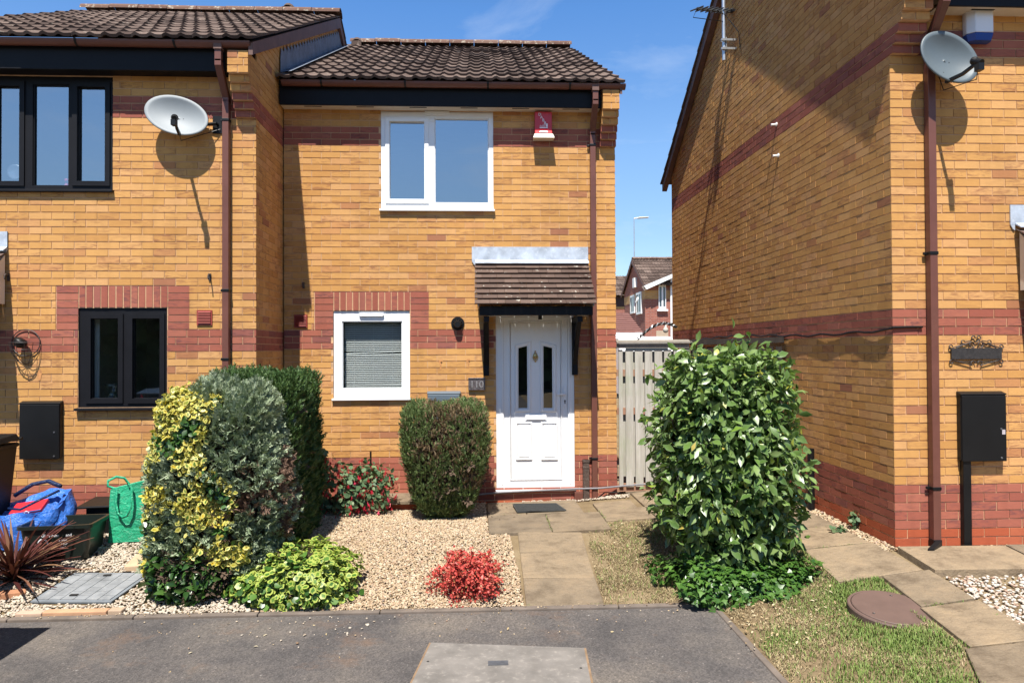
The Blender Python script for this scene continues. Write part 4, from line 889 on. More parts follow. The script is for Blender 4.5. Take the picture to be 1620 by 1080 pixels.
for s in (-1, 1):
    F_ = lambda a: a if s > 0 else math.pi - a
    scroll(xc + s * .037, zt + .032, .028, F_(-2.4), F_(3.4), None)
    scroll(xc + s * .022, zt + .088, .020, F_(-1.6), F_(3.6), (xc + s * .002, zt + .05))
    scroll(xc + s * .118, zt + .050, .018, F_(2.8), F_(-2.2), (xc + s * .05, zt + .062)); mb.tube([(xc + s * .125, Y3 - .014, zt + .03), (xc + s * (hw - .012), Y3 - .014, zt + .002)], .0048, 6); mb.tube([(xc + s * .055, Y3 - .014, zt + .05), (xc + s * (hw - .045), Y3 - .014, zt + .002)], .0048, 6)
    scroll(xc + s * (hw + .0), zt + .012, .020, F_(-2.2), F_(3.2)); scroll(xc + s * (hw - .002), zb - .022, .018, F_(2.3), F_(-3.2), None, sb_)
    sb_.tube([(xc + s * (hw - .02), Y3 - .014, zb - .008), (xc + s * .04, Y3 - .014, zb - .052)], .0048, 6); scroll(xc + s * .028, zb - .034, .024, F_(-1.2), F_(3.4), None, sb_)
mb.build('scrollwork', IRON, sg); sb_.build('lower_scrollwork', IRON, sg)
# wire half basket with a dark liner at the left
bx, bz = hy(34, 545, Y2 - .08); hb = thing('hanging_basket', 'empty wire half basket fixed to the yellow wall', 'wall basket', (bx, Y2, bz))
mb = MB(); rr = .14
mb.tube([(bx + rr * math.cos(a), Y2 - .012, bz + .02 + rr * .95 * math.sin(a)) for a in np.linspace(0, 2 * math.pi, 33)], .005, 6)
for k in range(7):
    a = math.pi * k / 6; mb.tube([(bx - rr * math.cos(a), Y2 - .012 - .16 * math.sin(a), bz + .02), (bx - rr * .8 * math.cos(a), Y2 - .012 - .13 * math.sin(a), bz - .09), (bx - rr * .45 * math.cos(a), Y2 - .012 - .07 * math.sin(a), bz - .17), (bx, Y2 - .014, bz - .20)], .0028, 5)
for z_, r2, d2 in ((.02, 1, .16), (-.05, .9, .145), (-.11, .72, .11)): mb.tube([(bx - rr * r2 * math.cos(a), Y2 - .012 - d2 * math.sin(a), bz + z_) for a in np.linspace(0, math.pi, 15)], .003, 5)
mb.build('wire_frame', IRON, hb)
mb = MB(); mb.lathe([(0, .0), (.05, -.004), (.066, -.03), (.06, -.05), (.035, -.085), (.0, -.10)], Matrix.Translation((bx + .005, Y2 - .075, bz + .055)) @ Matrix.Rotation(R(30), 4, 'Y') @ Matrix.Scale(.9, 4, (0, 1, 0)), 14); mb.build('lamp_shade', BLACKP, hb, smooth=True)
# gable fittings of the right house
for (px, py, lb) in ((1221, 197, 'upper white overflow stub on the gable, just above the red band'), (1224, 246, 'lower white overflow stub on the gable, just below the red band')):
    y, z = hx(px, py, XR - .06); mb = MB(); mb.tube([(XR - .001, y, z), (XR - .07, y, z - .006)], .013, 10); mb.tube([(XR - .001, y, z), (XR - .012, y, z)], .024, 10)
    tag(mb.build('overflow_pipe', WHITE), lb, 'pipe', 'overflow pipes on the gable')
y, z = hx(1152, 60, XR - .10); ae = thing('tv_aerial', 'television aerial on a clamped mast against the gable verge', 'aerial', (XR - .1, y, z))
zt_ = Z_(1148, 12, y); zb_ = Z_(1152, 96, y); X0 = XR - .16
mb = MB(); mb.tube([(X0, y, zb_), (X0, y, zt_ + .15)], .024, 10); mb.build('mast', METAL, ae)
mb = MB(); zk = Z_(1152, 72, y)
for dz in (-.06, .06): mb.box(X0 - .05, XR, y - .05, y - .02, zk + dz - .014, zk + dz + .014); mb.tube([(X0 - .03, y + .025, zk + dz), (X0 + .03, y + .025, zk + dz)], .007, 6)
mb.box(X0 + .02, X0 + .03, y - .03, y + .03, zk - .1, zk + .1); mb.build('clamp', METAL, ae)
mb = MB(); b0 = Vector((X0 - .42, y - .15, zt_ - .10)); b1 = Vector((X0 + .22, y + .12, zt_ - .0)); mb.tube([b0, b1], .016, 6, square=True)
for k in range(9):
    p = b0.lerp(b1, k / 8); q = .14 if k < 8 else .20; mb.tube([p + Vector((-.3 * q, q, .25 * q)), p - Vector((-.3 * q, q, .25 * q))], .010, 6)
mb.box(b1.x - .02, b1.x + .03, b1.y - .17, b1.y + .17, b1.z - .1, b1.z + .1); mb.build('antenna', plain('aerial_metal', (.09, .095, .10), .5, .2, 9, metal=.6), ae)
mb = MB(); mb.tube([b0.lerp(b1, .5), (X0 + .02, y - .02, zt_ - .12), (XR - .02, y - .18, zt_ - .42), (XR - .012, y - .20, zt_ - .62), (XR - .012, y - .21, zt_ - .66)], .006, 6); mb.tube([b0, (b0.x - .05, b0.y, b0.z - .12), (X0, y - .01, zt_ - .2)], .005, 6); mb.build('cable', BLACKP, ae)
P = []
for k in range(41):
    u = k / 40; y = Y3 - .012 + u * 5.6; sag = .022 * math.sin(u * math.pi * 9) ** 2; P.append((XR - .014 - .004 * math.sin(k), y, 1.955 - sag - .02 * math.sin(u * 7)))
P = [(X_(1458, 517, Y3), Y3 - .012, Z_(1458, 517, Y3)), (XR + .12, Y3 - .014, 1.965), (XR - .012, Y3 - .016, 1.96)] + P
mb = MB(); mb.tube(P, .010, 6); tag(mb.build('cable', BLACKP), 'loose black cable running along the lower red band of the gable', 'cable')
x, y = XR - .07, hx(1283, 745, XR - .07)[0]; mb = MB(); mb.tube([(x, y, gz(x, y)), (x, y, Z_(1283, 709, y))], .035, 12); mb.tube([(x, y, Z_(1283, 758, y)), (x, y, Z_(1283, 766, y))], .042, 12)
tag(mb.build('waste_pipe', BLACKP), 'short black soil pipe at the foot of the gable beside the shrub', 'pipe')
mb = MB(); x, y = XR - .2, Y3 + 1.62; z = gz(x, y); M = Matrix.Translation((x, y, z)); mb.lathe([(0, .0), (.07, 0), (.085, .10), (.09, .105), (.085, .105), (.07, .012), (0, .012)], M, 20); tag(mb.build('plant_pot', plain('teal_plastic', (.02, .22, .30), .4, .1, 5), smooth=True), 'small teal plastic pot behind the large shrub near the gable', 'pot')
# pipes at the foot of the middle house beside the door
mb = MB(); x0, x1 = X_(922.5, 760, Y1 - .05), X_(932, 760, Y1 - .05); ztp = Z_(928, 727, Y1 - .05)
mb.box(x0, x1, Y1 - .075, Y1 - .003, -.03, ztp); mb.box(x0 - .004, x1 + .004, Y1 - .08, Y1 - .003, ztp - .03, ztp); mb.box(x0 - .003, x1 + .003, Y1 - .078, Y1 - .003, ztp - .10, ztp - .075)
tag(mb.build('waste_pipe', plain('old_brown_plastic', (.07, .045, .035), .6, .3, 20, dirt=(.20, .19, .17)), bevel=.004), 'short weathered square waste pipe between the door and downpipe', 'pipe')
mb = MB(); a, b, c, d = rect_px(909, 778, 922, 796, Y1 - .05); mb.box(a, b, Y1 - .07, Y1 - .002, c - .03, d); tag(mb.build('access_box', BROWNP, bevel=.005), 'little brown plastic access box low on the wall by the door', 'box')
mb = MB(); zc = Z_(850, 776, Y1 - .03); mb.tube([(X_(785, 776, Y1) - .35, Y1 - .02, zc - .05), (X_(790, 776, Y1), Y1 - .035, zc - .012), (X_(905, 773, Y1), Y1 - .035, zc + .018), (X_(930, 773, Y1), Y1 - .085, zc + .03), (X_(945, 772, Y1), Y1 - .085, zc + .03), (XM + .01, Y1 - .02, zc + .036), (XM + .35, Y1 + .03, zc + .05)], .011, 8)
tag(mb.build('conduit', plain('grey_conduit', (.19, .185, .20), .5, .15, 20)), 'grey conduit running under the white door sill to the gate', 'conduit')
mb = MB(); mb.tube([(X_(946, 795, Y1), Y1 - .03, .03), (X_(956, 785, Y1), Y1 - .03, .09), (X_(970, 786, Y1), Y1 - .02, .085), (XM + .02, Y1 - .01, .08)], .008, 6); tag(mb.build('cable', BLACKP), 'short black cable curling out behind the foot of the downpipe', 'cable')
mb = MB(); x, z = hy(586.5, 715, 8.22); mb.tube([(x, 8.22, -.05), (x, 8.22, Z_(586, 714, 8.22))], .011, 6); tag(mb.build('garden_stake', BLACKP), 'thin black stake standing behind the red flowering shrub', 'stake')
mb = MB(); x, z = hy(852, 498, Y1 - .1); mb.box(x - .02, x + .02, Y1 - .32, Y1 - .28, 2.135, 2.187); mb.build('lamp_body', BLACKP); o_ = bpy.data.objects['lamp_body']; o_.name = 'porch_lamp'; tag(o_, 'tiny black lamp under the porch ceiling above the door', 'lamp')
# ================================================================== timber gate and dark fence
def wood_mat(name, a, b, green):
    mt, t, p = nodes(name); p.inputs['Roughness'].default_value = .85; p.inputs['Specular IOR Level'].default_value = .2
    f = noise_(t, 6, 5, .7, None, (3.5, 3.5, .28), .6); c = ramp(t, f, [(.25, a), (.75, b)]); c = mixc(t, .35, c, ramp(t, isl(t), [(0, (.72, .72, .72)), (1, (1, 1, 1))]), 'MULTIPLY')
    gnm = ramp(t, noise_(t, 2.5, 5), [(.5, (0, 0, 0)), (.72, (.8, .8, .8))]); c = mixc(t, gnm, c, green); t.links.new(c, p.inputs['Base Color']); bump(t, p, f, .004, .5); return mt
WOOD = wood_mat('weathered_wood', (.29, .265, .225), (.54, .515, .46), (.33, .35, .25)); WOODD = wood_mat('dark_fence_wood', (.02, .016, .014), (.045, .036, .03), (.03, .03, .024)); RAILW = wood_mat('reddish_rail', (.25, .13, .08), (.38, .21, .14), (.3, .22, .16))
YG = 8.43; gt = thing('timber_gate', 'weathered pale timber gate of upright boards beside the middle house', 'gate', (2.0, YG, .1))
mb = MB(); zt_, zb_ = Z_(1030, 553, YG), Z_(1030, 769, YG); edges = [(977.5, 985.5), (990, 1002), (1005, 1017.2), (1020.6, 1032.3), (1036, 1048), (1051.3, 1062.5), (1066.5, 1077.5)]
for k, (a, b) in enumerate(edges): mb.box(X_(a, 660, YG) + (.012 if k == 0 else 0), X_(b, 660, YG), YG - .01, YG + .012, zb_ + random.uniform(-.006, .006), zt_)
mb.build('board', WOOD, gt, bevel=.003)
mb = MB()
for (a, b), (c, d) in zip(edges, edges[1:]): mb.box(X_(b, 660, YG) - .03, X_(c, 660, YG) + .03, YG + .058, YG + .078, zb_ + .1 + random.uniform(0, .02), zt_ - .02)
mb.build('rear_board', WOOD, gt)
mb = MB(); xa, xb = XM + .015, X_(1082, 600, YG)

for a_, b_ in ((zb_ - .06, zb_ + .035), (zt_ - .32, zt_ - .24), (1.0, 1.08)): mb = MB(); mb.box(xa, xb, YG + .014, YG + .055, a_, b_); mb.build('rail', RAILW, gt)
for a, b in zip(edges, edges[1:]):
    pass
mb = MB(); mb.box(xa, xb + .06, YG - .03, YG + .09, zt_ + .02, zt_ + .075); mb.prism([(xa - .0, YG - .055, zt_ + .076), (xb + .09, YG - .055, zt_ + .076), (xb + .09, YG + .11, zt_ + .106), (xa, YG + .11, zt_ + .106)], (0, 0, .018)); mb.build('cap_rail', wood_mat('grey_cap', (.16, .14, .12), (.30, .27, .23), (.2, .2, .16)), gt)
mb = MB(); mb.box(xb + .0, xb + .075, YG - .02, YG + .07, 0.05, zt_ + .02); mb.build('post', wood_mat('grey_post', (.12, .11, .10), (.2, .19, .17), (.15, .16, .12)), gt)
fn = thing('dark_fence', 'dark stained slatted fence between the gate post and the gable', 'fence', (2.9, 8.3, .1))
A = Vector((xb + .09, YG + .03, 0)); B = Vector((XR - .03, 7.92, 0)); n = 11; zt2 = Z_(1130, 541, 8.25)
mb = MB(); mb2 = MB(); d = (B - A).normalized(); pz = Vector((-d.y, d.x, 0)) * .01
for k in range(n):
    p = A.lerp(B, (k + .08) / n); q = A.lerp(B, (k + .80) / n); mb.prism([p - pz, q - pz, q + pz, p + pz], (0, 0, zt2 - .08)) if False else mb.add([tuple(v + Vector((0, 0, h))) for h in (.1, zt2 - .06) for v in (p - pz, q - pz, q + pz, p + pz)], [(0, 1, 5, 4), (1, 2, 6, 5), (2, 3, 7, 6), (3, 0, 4, 7), (4, 5, 6, 7)])
mb.build('slat', WOODD, fn)
mb2.tube([A + Vector((0, 0, zt2)), B + Vector((0, 0, zt2 + .02))], .032, 4, square=True); mb2.build('rail', WOODD, fn); mb2 = MB(); mb2.tube([A + Vector((0, 0, .5)) - pz * 3, B + Vector((0, 0, .5)) - pz * 3], .025, 4, square=True); mb2.build('rail', WOODD, fn)
# cord light strung over the gate
P = [hy(*p, 8.62) for p in ((1009, 536), (1014, 531), (1022, 524), (1032, 517), (1042, 512.5), (1052, 511), (1062, 513), (1072, 518))]; mb = MB()
C_ = [Vector((x, 8.62, z)) for x, z in P]
fine = []
for a, b in zip(C_, C_[1:]):
    for k in range(8): fine.append(a.lerp(b, k / 8))
for ph, mi in ((0, 0), (math.pi, 1)): mb.tube([p + Vector((.0, .014 * math.sin(i * .9 + ph), .014 * math.cos(i * .9 + ph))) for i, p in enumerate(fine)], .010, 6, mat=mi)
rl = thing('festoon_cord', 'twisted black and white cord with a hanging bulb above the gate', 'cord light', tuple(C_[0])); mb.build('cord', [BLACKP, METAL], rl)
x, z = hy(1053, 521, 8.62); mb = MB(); mb.lathe([(0, -.045), (.025, -.035), (.034, -.01), (.03, .012), (.014, .03), (.012, .06), (0, .06)], Matrix.Translation((x, 8.62, z)), 14); mb.build('bulb', plain('clear_bulb', (.5, .48, .42), .15, .1, 9), rl, smooth=True)
# ================================================================== foliage
def leaf_mat(name, stops, margin=None, mpos=.5, rough=.45, trans=.25, patch=None, spec=.4):
    mt, t, p = nodes(name); p.inputs['Roughness'].default_value = rough; p.inputs['Specular IOR Level'].default_value = spec
    c = ramp(t, isl(t), stops)
    if margin:
        at = N(t, 'ShaderNodeAttribute', attribute_name='edge'); e = ramp(t, at.outputs['Fac'], [(mpos, (0, 0, 0)), (mpos + .10, (1, 1, 1))]); c = mixc(t, e, c, margin)
    if patch:
        sc_, lo, hi, col = patch; c = mixc(t, ramp(t, noise_(t, sc_, 3, .5), [(lo, (0, 0, 0)), (hi, (1, 1, 1))]), c, col)
    t.links.new(c, p.inputs['Base Color'])
    o = t.nodes['Material Output']; tl = t.nodes.new('ShaderNodeBsdfTranslucent'); mxs = N(t, 'ShaderNodeMixShader', i_0=trans)
    b = mixc(t, .6, c, (.9, 1, .3), 'MULTIPLY'); t.links.new(b, tl.inputs['Color']); t.links.new(p.outputs[0], mxs.inputs[1]); t.links.new(tl.outputs[0], mxs.inputs[2]); t.links.new(mxs.outputs[0], o.inputs[0])
    return mt
# templates: local x across, y along the leaf, z out of the leaf; quads; 'edge' 0 on the midrib, 1 on the rim
T_OVAL = (np.array([[0, 0, 0], [-.30, .30, .05], [-.32, .65, .06], [0, 1, -.03], [.32, .65, .06], [.30, .30, .05], [0, .33, 0], [0, .68, .0]]),
          np.array([[0, 6, 2, 1], [6, 7, 3, 2], [0, 5, 4, 6], [6, 4, 3, 7]]), np.array([.8, 1, 1, .9, 1, 1, 0, 0.]))
T_LONG = (np.array([[0, 0, 0], [-.20, .35, .05], [-.17, .68, .05], [0, 1, -.10], [.17, .68, .05], [.20, .35, .05], [0, .36, 0], [0, .7, -.02]]),
          np.array([[0, 6, 2, 1], [6, 7, 3, 2], [0, 5, 4, 6], [6, 4, 3, 7]]), np.array([.8, 1, 1, .9, 1, 1, 0, 0.]))
T_EV = (np.array([[0, 0, 0], [-.19, .28, .05], [-.23, .58, .04], [0, 1, -.16], [.23, .58, .04], [.19, .28, .05], [0, .33, 0], [0, .68, -.03]]), T_OVAL[1], T_OVAL[2])
T_ROUND = (np.array([[0, 0, 0], [-.42, .28, .06], [-.42, .66, .05], [0, .95, 0], [.42, .66, .05], [.42, .28, .06], [0, .3, 0], [0, .65, 0]]), T_OVAL[1], T_OVAL[2])
T_IVY = (np.array([[0, 0, 0], [-.5, .22, .03], [-.22, .48, .02], [0, 1, -.05], [.22, .48, .02], [.5, .22, .03], [0, .3, 0], [0, .6, 0]]), T_OVAL[1], T_OVAL[2])
def needles(n, spread, wd, seed):
    r = np.random.default_rng(seed); V = []; F = []
    def blade(p, q, w_):
        b = len(V); d = q - p; s = np.cross(d, [0, 0, 1.0]); s = s / (np.linalg.norm(s) + 1e-9) * w_; mth = p + d * .5
        V.extend([p, mth + s, q, mth - s]); F.append([b, b + 1, b + 2, b + 3])
    blade(np.array([0, 0, 0.]), np.array([0, 1, .05]), wd)
    for k in range(n):
        y = .15 + .75 * k / n; s = 1 if k % 2 else -1; l = .45 * (1 - .5 * y)
        blade(np.array([0, y, 0.]), np.array([s * l * spread, y + l * .8, r.uniform(-.16, .16)]), wd * .9)
    V = np.array(V); return V, np.array(F), np.zeros(len(V))
T_SPRAY = needles(8, .75, .075, 1); T_UP = needles(7, .38, .06, 2)
def cloud(name, P, Nn, tpl, size, mats, parent, jit=.6, upb=0.0, midx=None, sizevar=.35, along=None):
    tv, tf, te = tpl; n = len(P); P = np.asarray(P); Nn = np.asarray(Nn)
    nrm = Nn + rng.normal(0, jit, (n, 3)); nrm[:, 2] += upb; nrm /= np.linalg.norm(nrm, axis=1)[:, None] + 1e-9
    if along is None: a = rng.normal(0, 1, (n, 3))
    else: a = np.asarray(along) + rng.normal(0, .35, (n, 3))
    if along is None:
        y = a - nrm * (a * nrm).sum(1)[:, None]; y /= np.linalg.norm(y, axis=1)[:, None] + 1e-9; x = np.cross(y, nrm); z = nrm
    else:
        y = a / (np.linalg.norm(a, axis=1)[:, None] + 1e-9); x = np.cross(y, nrm); x /= np.linalg.norm(x, axis=1)[:, None] + 1e-9; z = np.cross(x, y)
    s = size * (1 + rng.uniform(-sizevar, sizevar, n))
    V = (P[:, None, :] + s[:, None, None] * (tv[None, :, 0:1] * x[:, None, :] + tv[None, :, 1:2] * y[:, None, :] + tv[None, :, 2:3] * z[:, None, :])).reshape(-1, 3)
    F = (tf[None] + (np.arange(n) * len(tv))[:, None, None]).reshape(-1, 4)
    mi = None if midx is None else np.repeat(np.asarray(midx), len(tf))
    if parent is not None: V = V - np.array(parent.location)
    o = mesh_np(name, V, F, mats, parent, mi, np.tile(te, n))
    if parent is not None: o.matrix_parent_inverse = Matrix.Identity(4)
    return o
def fnoise(p, s, sd=0.0): return noise.noise(Vector((p[0] * s + sd, p[1] * s - sd, p[2] * s + 3.1 * sd)))
def hull(n, c, r, pw, lump=.08, ls=3.0, depth=(.82, 1.03), sd=0.0, zmin=None, shape=None):
    """points on and just inside a lumpy rounded block; returns points and outward directions"""
    P = []; D = []
    while len(P) < n:
        q = rng.uniform(-1, 1, 3); k = rng.integers(0, 3); q[k] = math.copysign(1, q[k])
        l = (abs(q[0]) ** pw + abs(q[1]) ** pw + abs(q[2]) ** pw) ** (1 / pw); u = q / l
        nn = np.sign(u) * np.abs(u) ** (pw - 1) / np.array(r); nn /= np.linalg.norm(nn)
        f = 1 + lump * fnoise(u * np.array(r), ls, sd) * 2 + lump * .6 * fnoise(u * np.array(r), ls * 2.7, sd + 9); dp = 1 - (1 - rng.uniform(0, 1) ** .5) * (1 - depth[0]); dp *= 1 + rng.uniform(0, 1) ** 3 * (depth[1] - 1)
        p = u * np.array(r) * f * dp
        if shape is not None: p = shape(p)
        p = p + np.array(c)
        if zmin is not None and p[2] < zmin(p[0], p[1]): continue
        P.append(p); D.append(nn)
    return np.array(P), np.array(D)
TWIG = plain('twigs', (.085, .055, .035), .9, .3, 20)
def core(name, c, r, pw, parent, mat, sc_=.84, shape=None, lump=.08, ls=3.0, sd=0.0):
    """tangle of twigs filling the middle"""
    P, D = hull(1700, c, [v * sc_ * .92 for v in r], pw, lump, ls, (.55, 1.0), sd, None, shape)
    return cloud(name, P, D, T_SPRAY, .15, mat, parent, 1.2)
def stems(name, base, tops, r, parent, mat=TWIG):
    mb = MB(); b = Vector(base); pl_ = parent.location
    for tp in tops:
        tp = Vector(tp); mid = b.lerp(tp, .5) + Vector((random.uniform(-.05, .05), random.uniform(-.05, .05), .04)); mb.tube([b - pl_, mid - pl_, tp - pl_], [r, r * .7, r * .3], 6)
    o = mb.build(name, mat, parent); o.matrix_parent_inverse = Matrix.Identity(4); return o
ZG = lambda x, y: gz(x, y) + .005
HEDGE = leaf_mat('hedge_green', [(0, (.028, .066, .016)), (.5, (.048, .098, .024)), (.85, (.072, .13, .032)), (1, (.10, .155, .045))], trans=.15, rough=.55)
JUNI = leaf_mat('juniper_blue', [(0, (.17, .225, .13)), (.5, (.245, .305, .185)), (.85, (.32, .38, .25)), (1, (.40, .45, .32))], trans=.12, rough=.6)
DEAD = leaf_mat('dead_spray', [(0, (.10, .055, .035)), (.6, (.16, .095, .065)), (1, (.22, .14, .10))], trans=.1, rough=.8)
EUON = leaf_mat('variegated_yellow', [(0, (.07, .15, .018)), (.5, (.14, .21, .03)), (.8, (.50, .38, .03)), (1, (.64, .42, .02))], (.56, .50, .13), .42, trans=.25, rough=.4)
GOLD = leaf_mat('variegated_green', [(0, (.045, .125, .018)), (.5, (.07, .165, .022)), (1, (.12, .22, .03))], (.36, .42, .085), .52, trans=.25, rough=.4)
GLOSS = leaf_mat('glossy_dark_leaf', [(0, (.022, .062, .014)), (.6, (.04, .10, .02)), (1, (.075, .155, .03))], trans=.2, rough=.32, spec=.55)
SHRUB = leaf_mat('large_shrub_leaf', [(0, (.07, .14, .028)), (.45, (.125, .215, .045)), (.72, (.18, .275, .07)), (.86, (.24, .325, .12)), (.965, (.16, .27, .03)), (.985, (.50, .46, .06)), (1, (.55, .42, .10))], (.14, .215, .075), .7, trans=.28, rough=.37, spec=.65)
IVY = leaf_mat('ivy_leaf', [(0, (.030, .085, .016)), (.5, (.055, .13, .022)), (1, (.10, .20, .035))], trans=.2, rough=.35)
FUCH = leaf_mat('fuchsia_leaf', [(0, (.06, .12, .055)), (.6, (.10, .17, .08)), (1, (.16, .22, .10))], trans=.2, rough=.55)
FLOW = leaf_mat('red_flower', [(0, (.42, .012, .03)), (.6, (.55, .02, .035)), (1, (.62, .04, .12))], trans=.3, rough=.5)
BERB = leaf_mat('red_barberry', [(0, (.32, .035, .03)), (.4, (.48, .06, .048)), (.8, (.60, .105, .08)), (.93, (.62, .20, .13)), (1, (.13, .15, .04))], trans=.22, rough=.5)
# dark clipped conifer hedge running back towards the wall between the two front gardens
hc, hr = (-2.03, 6.75, .72), (.40, .62, .83)
hg = thing('conifer_hedge', 'dark green clipped conifer hedge standing behind the yellow and blue shrubs', 'hedge', (hc[0], hc[1], -.1))
P, D = hull(15000, hc, hr, 7, .035, 3.2, (.86, 1.03), 1.0, ZG); A = D * .6 + np.array([0, 0, 1.0])
cloud('foliage', P, D, T_UP, .085, [HEDGE], hg, .7, .1, None, .35, A); core('branches', hc, hr, 6, hg, TWIG, .84)
# blue juniper with dead brown patches, front of the hedge
jc, jr = (-2.17, 6.12, .64), (.53, .46, .84)
def jshape(p):
    t = (p[2] / jr[2] + 1) / 2; p = p.copy(); p[0] *= .86 + .16 * math.sin(min(1, t * 1.2) * math.pi); p[0] += -.02 + .05 * (t - .3); return p
jb = thing('juniper_bush', 'blue green juniper with dead brown patches in the big clump', 'shrub', (jc[0], jc[1], -.1))
P, D = hull(15000, jc, jr, 3.6, .075, 3.4, (.80, 1.05), 4.0, lambda x, y: gz(x, y) + .10, jshape)
# yellow leaved shrub grows through the juniper's left and middle: keep each kind to its own patches
def yellow(p):
    x, z = (p[0] - jc[0]) / jr[0], (p[2] - jc[2]) / jr[2]
    v = -1
    for (cx, cz, rx_, rz_, k) in ((-.48, .68, .50, .33, 1.3), (-.22, .36, .24, .13, .9), (.02, -.06, .46, .30, 1.05), (-.70, -.02, .28, .13, .9), (.20, -.55, .42, .12, 1.15), (-.88, -.42, .12, .30, .6), (-.86, .42, .14, .30, .75)):
        v = max(v, k - ((x - cx) / rx_) ** 2 - ((z - cz) / rz_) ** 2)
    a = b = c = d = e = f = v
    return v + 1.15 * fnoise(p, 6.0, 3.0) + .8 * fnoise(p, 13.0, 5.0)
yv = np.array([yellow(p) for p in P]); frontish = D[:, 1] < .35
keep = ~((yv > .25) & frontish & (rng.uniform(0, 1, len(P)) < .93)); P, D = P[keep], D[keep]
dead = np.array([(fnoise(p, 4.2, 21.0) > .24 and p[0] > jc[0] - .05 and p[2] < jc[2] + .25) or (p[0] > jc[0] + .28 and abs(p[2] - jc[2] + .05) < .34 and fnoise(p, 6, 2) > .02) for p in P])
A = D * .8 + np.array([0, 0, .45]); cloud('foliage', P, D, T_SPRAY, .085, [JUNI, DEAD], jb, .7, .2, dead.astype(int), .4, A); core('branches', jc, (jr[0] * .9, jr[1], jr[2]), 3.5, jb, TWIG, .80, jshape)
es = thing('variegated_shrub', 'tall yellow variegated shrub growing up through the blue juniper', 'shrub', (-2.5, 5.9, -.1))
P, D = hull(36000, jc, (jr[0] + .035, jr[1] + .05, jr[2] + .02), 3.6, .075, 3.4, (.86, 1.07), 4.0, lambda x, y: gz(x, y) + .12, jshape)
yv = np.array([yellow(p) for p in P]); k = (yv > .12) & (D[:, 1] < .55); P, D = P[k], D[k]
gsel = (np.array([fnoise(p, 4.0, 33.0) for p in P]) > .36)
P2_, D2_ = hull(500, (jc[0] - jr[0] * .80, jc[1] - .1, jc[2] + .34), (.12, .22, .22), 2.2, .1, 4, (.5, 1.1), 8.0); P2_[:, 0] -= .0
cloud('foliage', np.vstack([P, P2_]), np.vstack([D, D2_]), T_OVAL, .047, [EUON, GLOSS], es, .75, .35, np.concatenate([gsel.astype(int), (rng.uniform(0, 1, len(P2_)) < .8).astype(int)]), .35)
stems('stems', (-2.3, 6.0, -.12), [(-2.6, 5.75, 1.2), (-2.2, 5.7, .8), (-2.4, 5.7, .5), (-2.0, 5.75, .4)], .014, es)
# dark glossy shrub at the foot of the clump
gs = thing('laurel_shrub', 'low glossy dark green shrub at the foot of the juniper clump', 'shrub', (-2.25, 5.75, -.15))
P, D = hull(1500, (-2.32, 5.76, .0), (.30, .20, .20), 2.6, .14, 4, (.5, 1.08), 12.0, ZG); cloud('foliage', P, D, T_LONG, .10, [GLOSS], gs, .7, .45); core('branches', (-2.30, 5.78, .03), (.27, .18, .17), 2.5, gs, TWIG, .8)
# low spreading variegated shrub in front
ev = thing('spreading_shrub', 'low spreading green and yellow variegated shrub on the gravel by the kerb', 'shrub', (-1.45, 5.85, -.1))
def eshape(p):
    p = p.copy(); p[2] = p[2] * (1.0 + .45 * max(-1, min(1, p[0] / .5))); return p
P, D = hull(4600, (-1.52, 5.80, -.06), (.47, .33, .25), 2.4, .16, 4.5, (.6, 1.06), 6.0, ZG, eshape); gg = (rng.uniform(0, 1, len(P)) < np.clip(.26 + .5 * (-(P[:, 0] + 1.64)) + .2 * (P[:, 2] < -.02), 0, .8)).astype(int)
cloud('foliage', P, D, T_ROUND, .052, [GOLD, IVY], ev, .55, .75, gg, .35); core('branches', (-1.52, 5.82, -.05), (.40, .27, .18), 2.4, ev, TWIG, .75, eshape)
# fuchsia with hanging red flowers
fc = thing('fuchsia_bush', 'loose fuchsia bush covered in red flowers against the house wall', 'shrub', (-1.6, 7.75, 0))
blobs = [((-1.80, 7.62, .52), (.20, .20, .32), 420), ((-1.55, 7.72, .25), (.34, .28, .30), 700), ((-1.20, 7.78, .27), (.26, .24, .26), 480), ((-1.85, 7.4, .2), (.18, .25, .25), 260)]
P = []; D = []
for c, r, n in blobs: p, d = hull(n, c, r, 2.2, .2, 5, (.4, 1.12), c[0], ZG); P.append(p); D.append(d)
P = np.vstack(P); D = np.vstack(D); cloud('foliage', P, D, T_OVAL, .062, [FUCH], fc, .7, .5)
stems('stems', (-1.6, 7.8, -.02), [tuple(P[k]) for k in rng.integers(0, len(P), 26)], .007, fc)
k = rng.choice(len(P), 760); Q = P[k] + D[k] * .035; Q[:, 2] -= .03; Q = Q[(Q[:, 2] > .02)]
fl_t = (np.array([[0, 0, 0], [.10, .35, 0], [0, 1, 0], [-.10, .35, 0], [0, .3, 0.], [.28, .75, .1], [0, .6, 0], [-.28, .75, .1]]), np.array([[0, 1, 2, 3], [4, 5, 6, 7]]), np.zeros(8))
cloud('flowers', Q, np.tile([0, -1., 0], (len(Q), 1)), fl_t, .062, [FLOW], fc, .8, 0, None, .3, np.tile([0, 0, -1.], (len(Q), 1)))
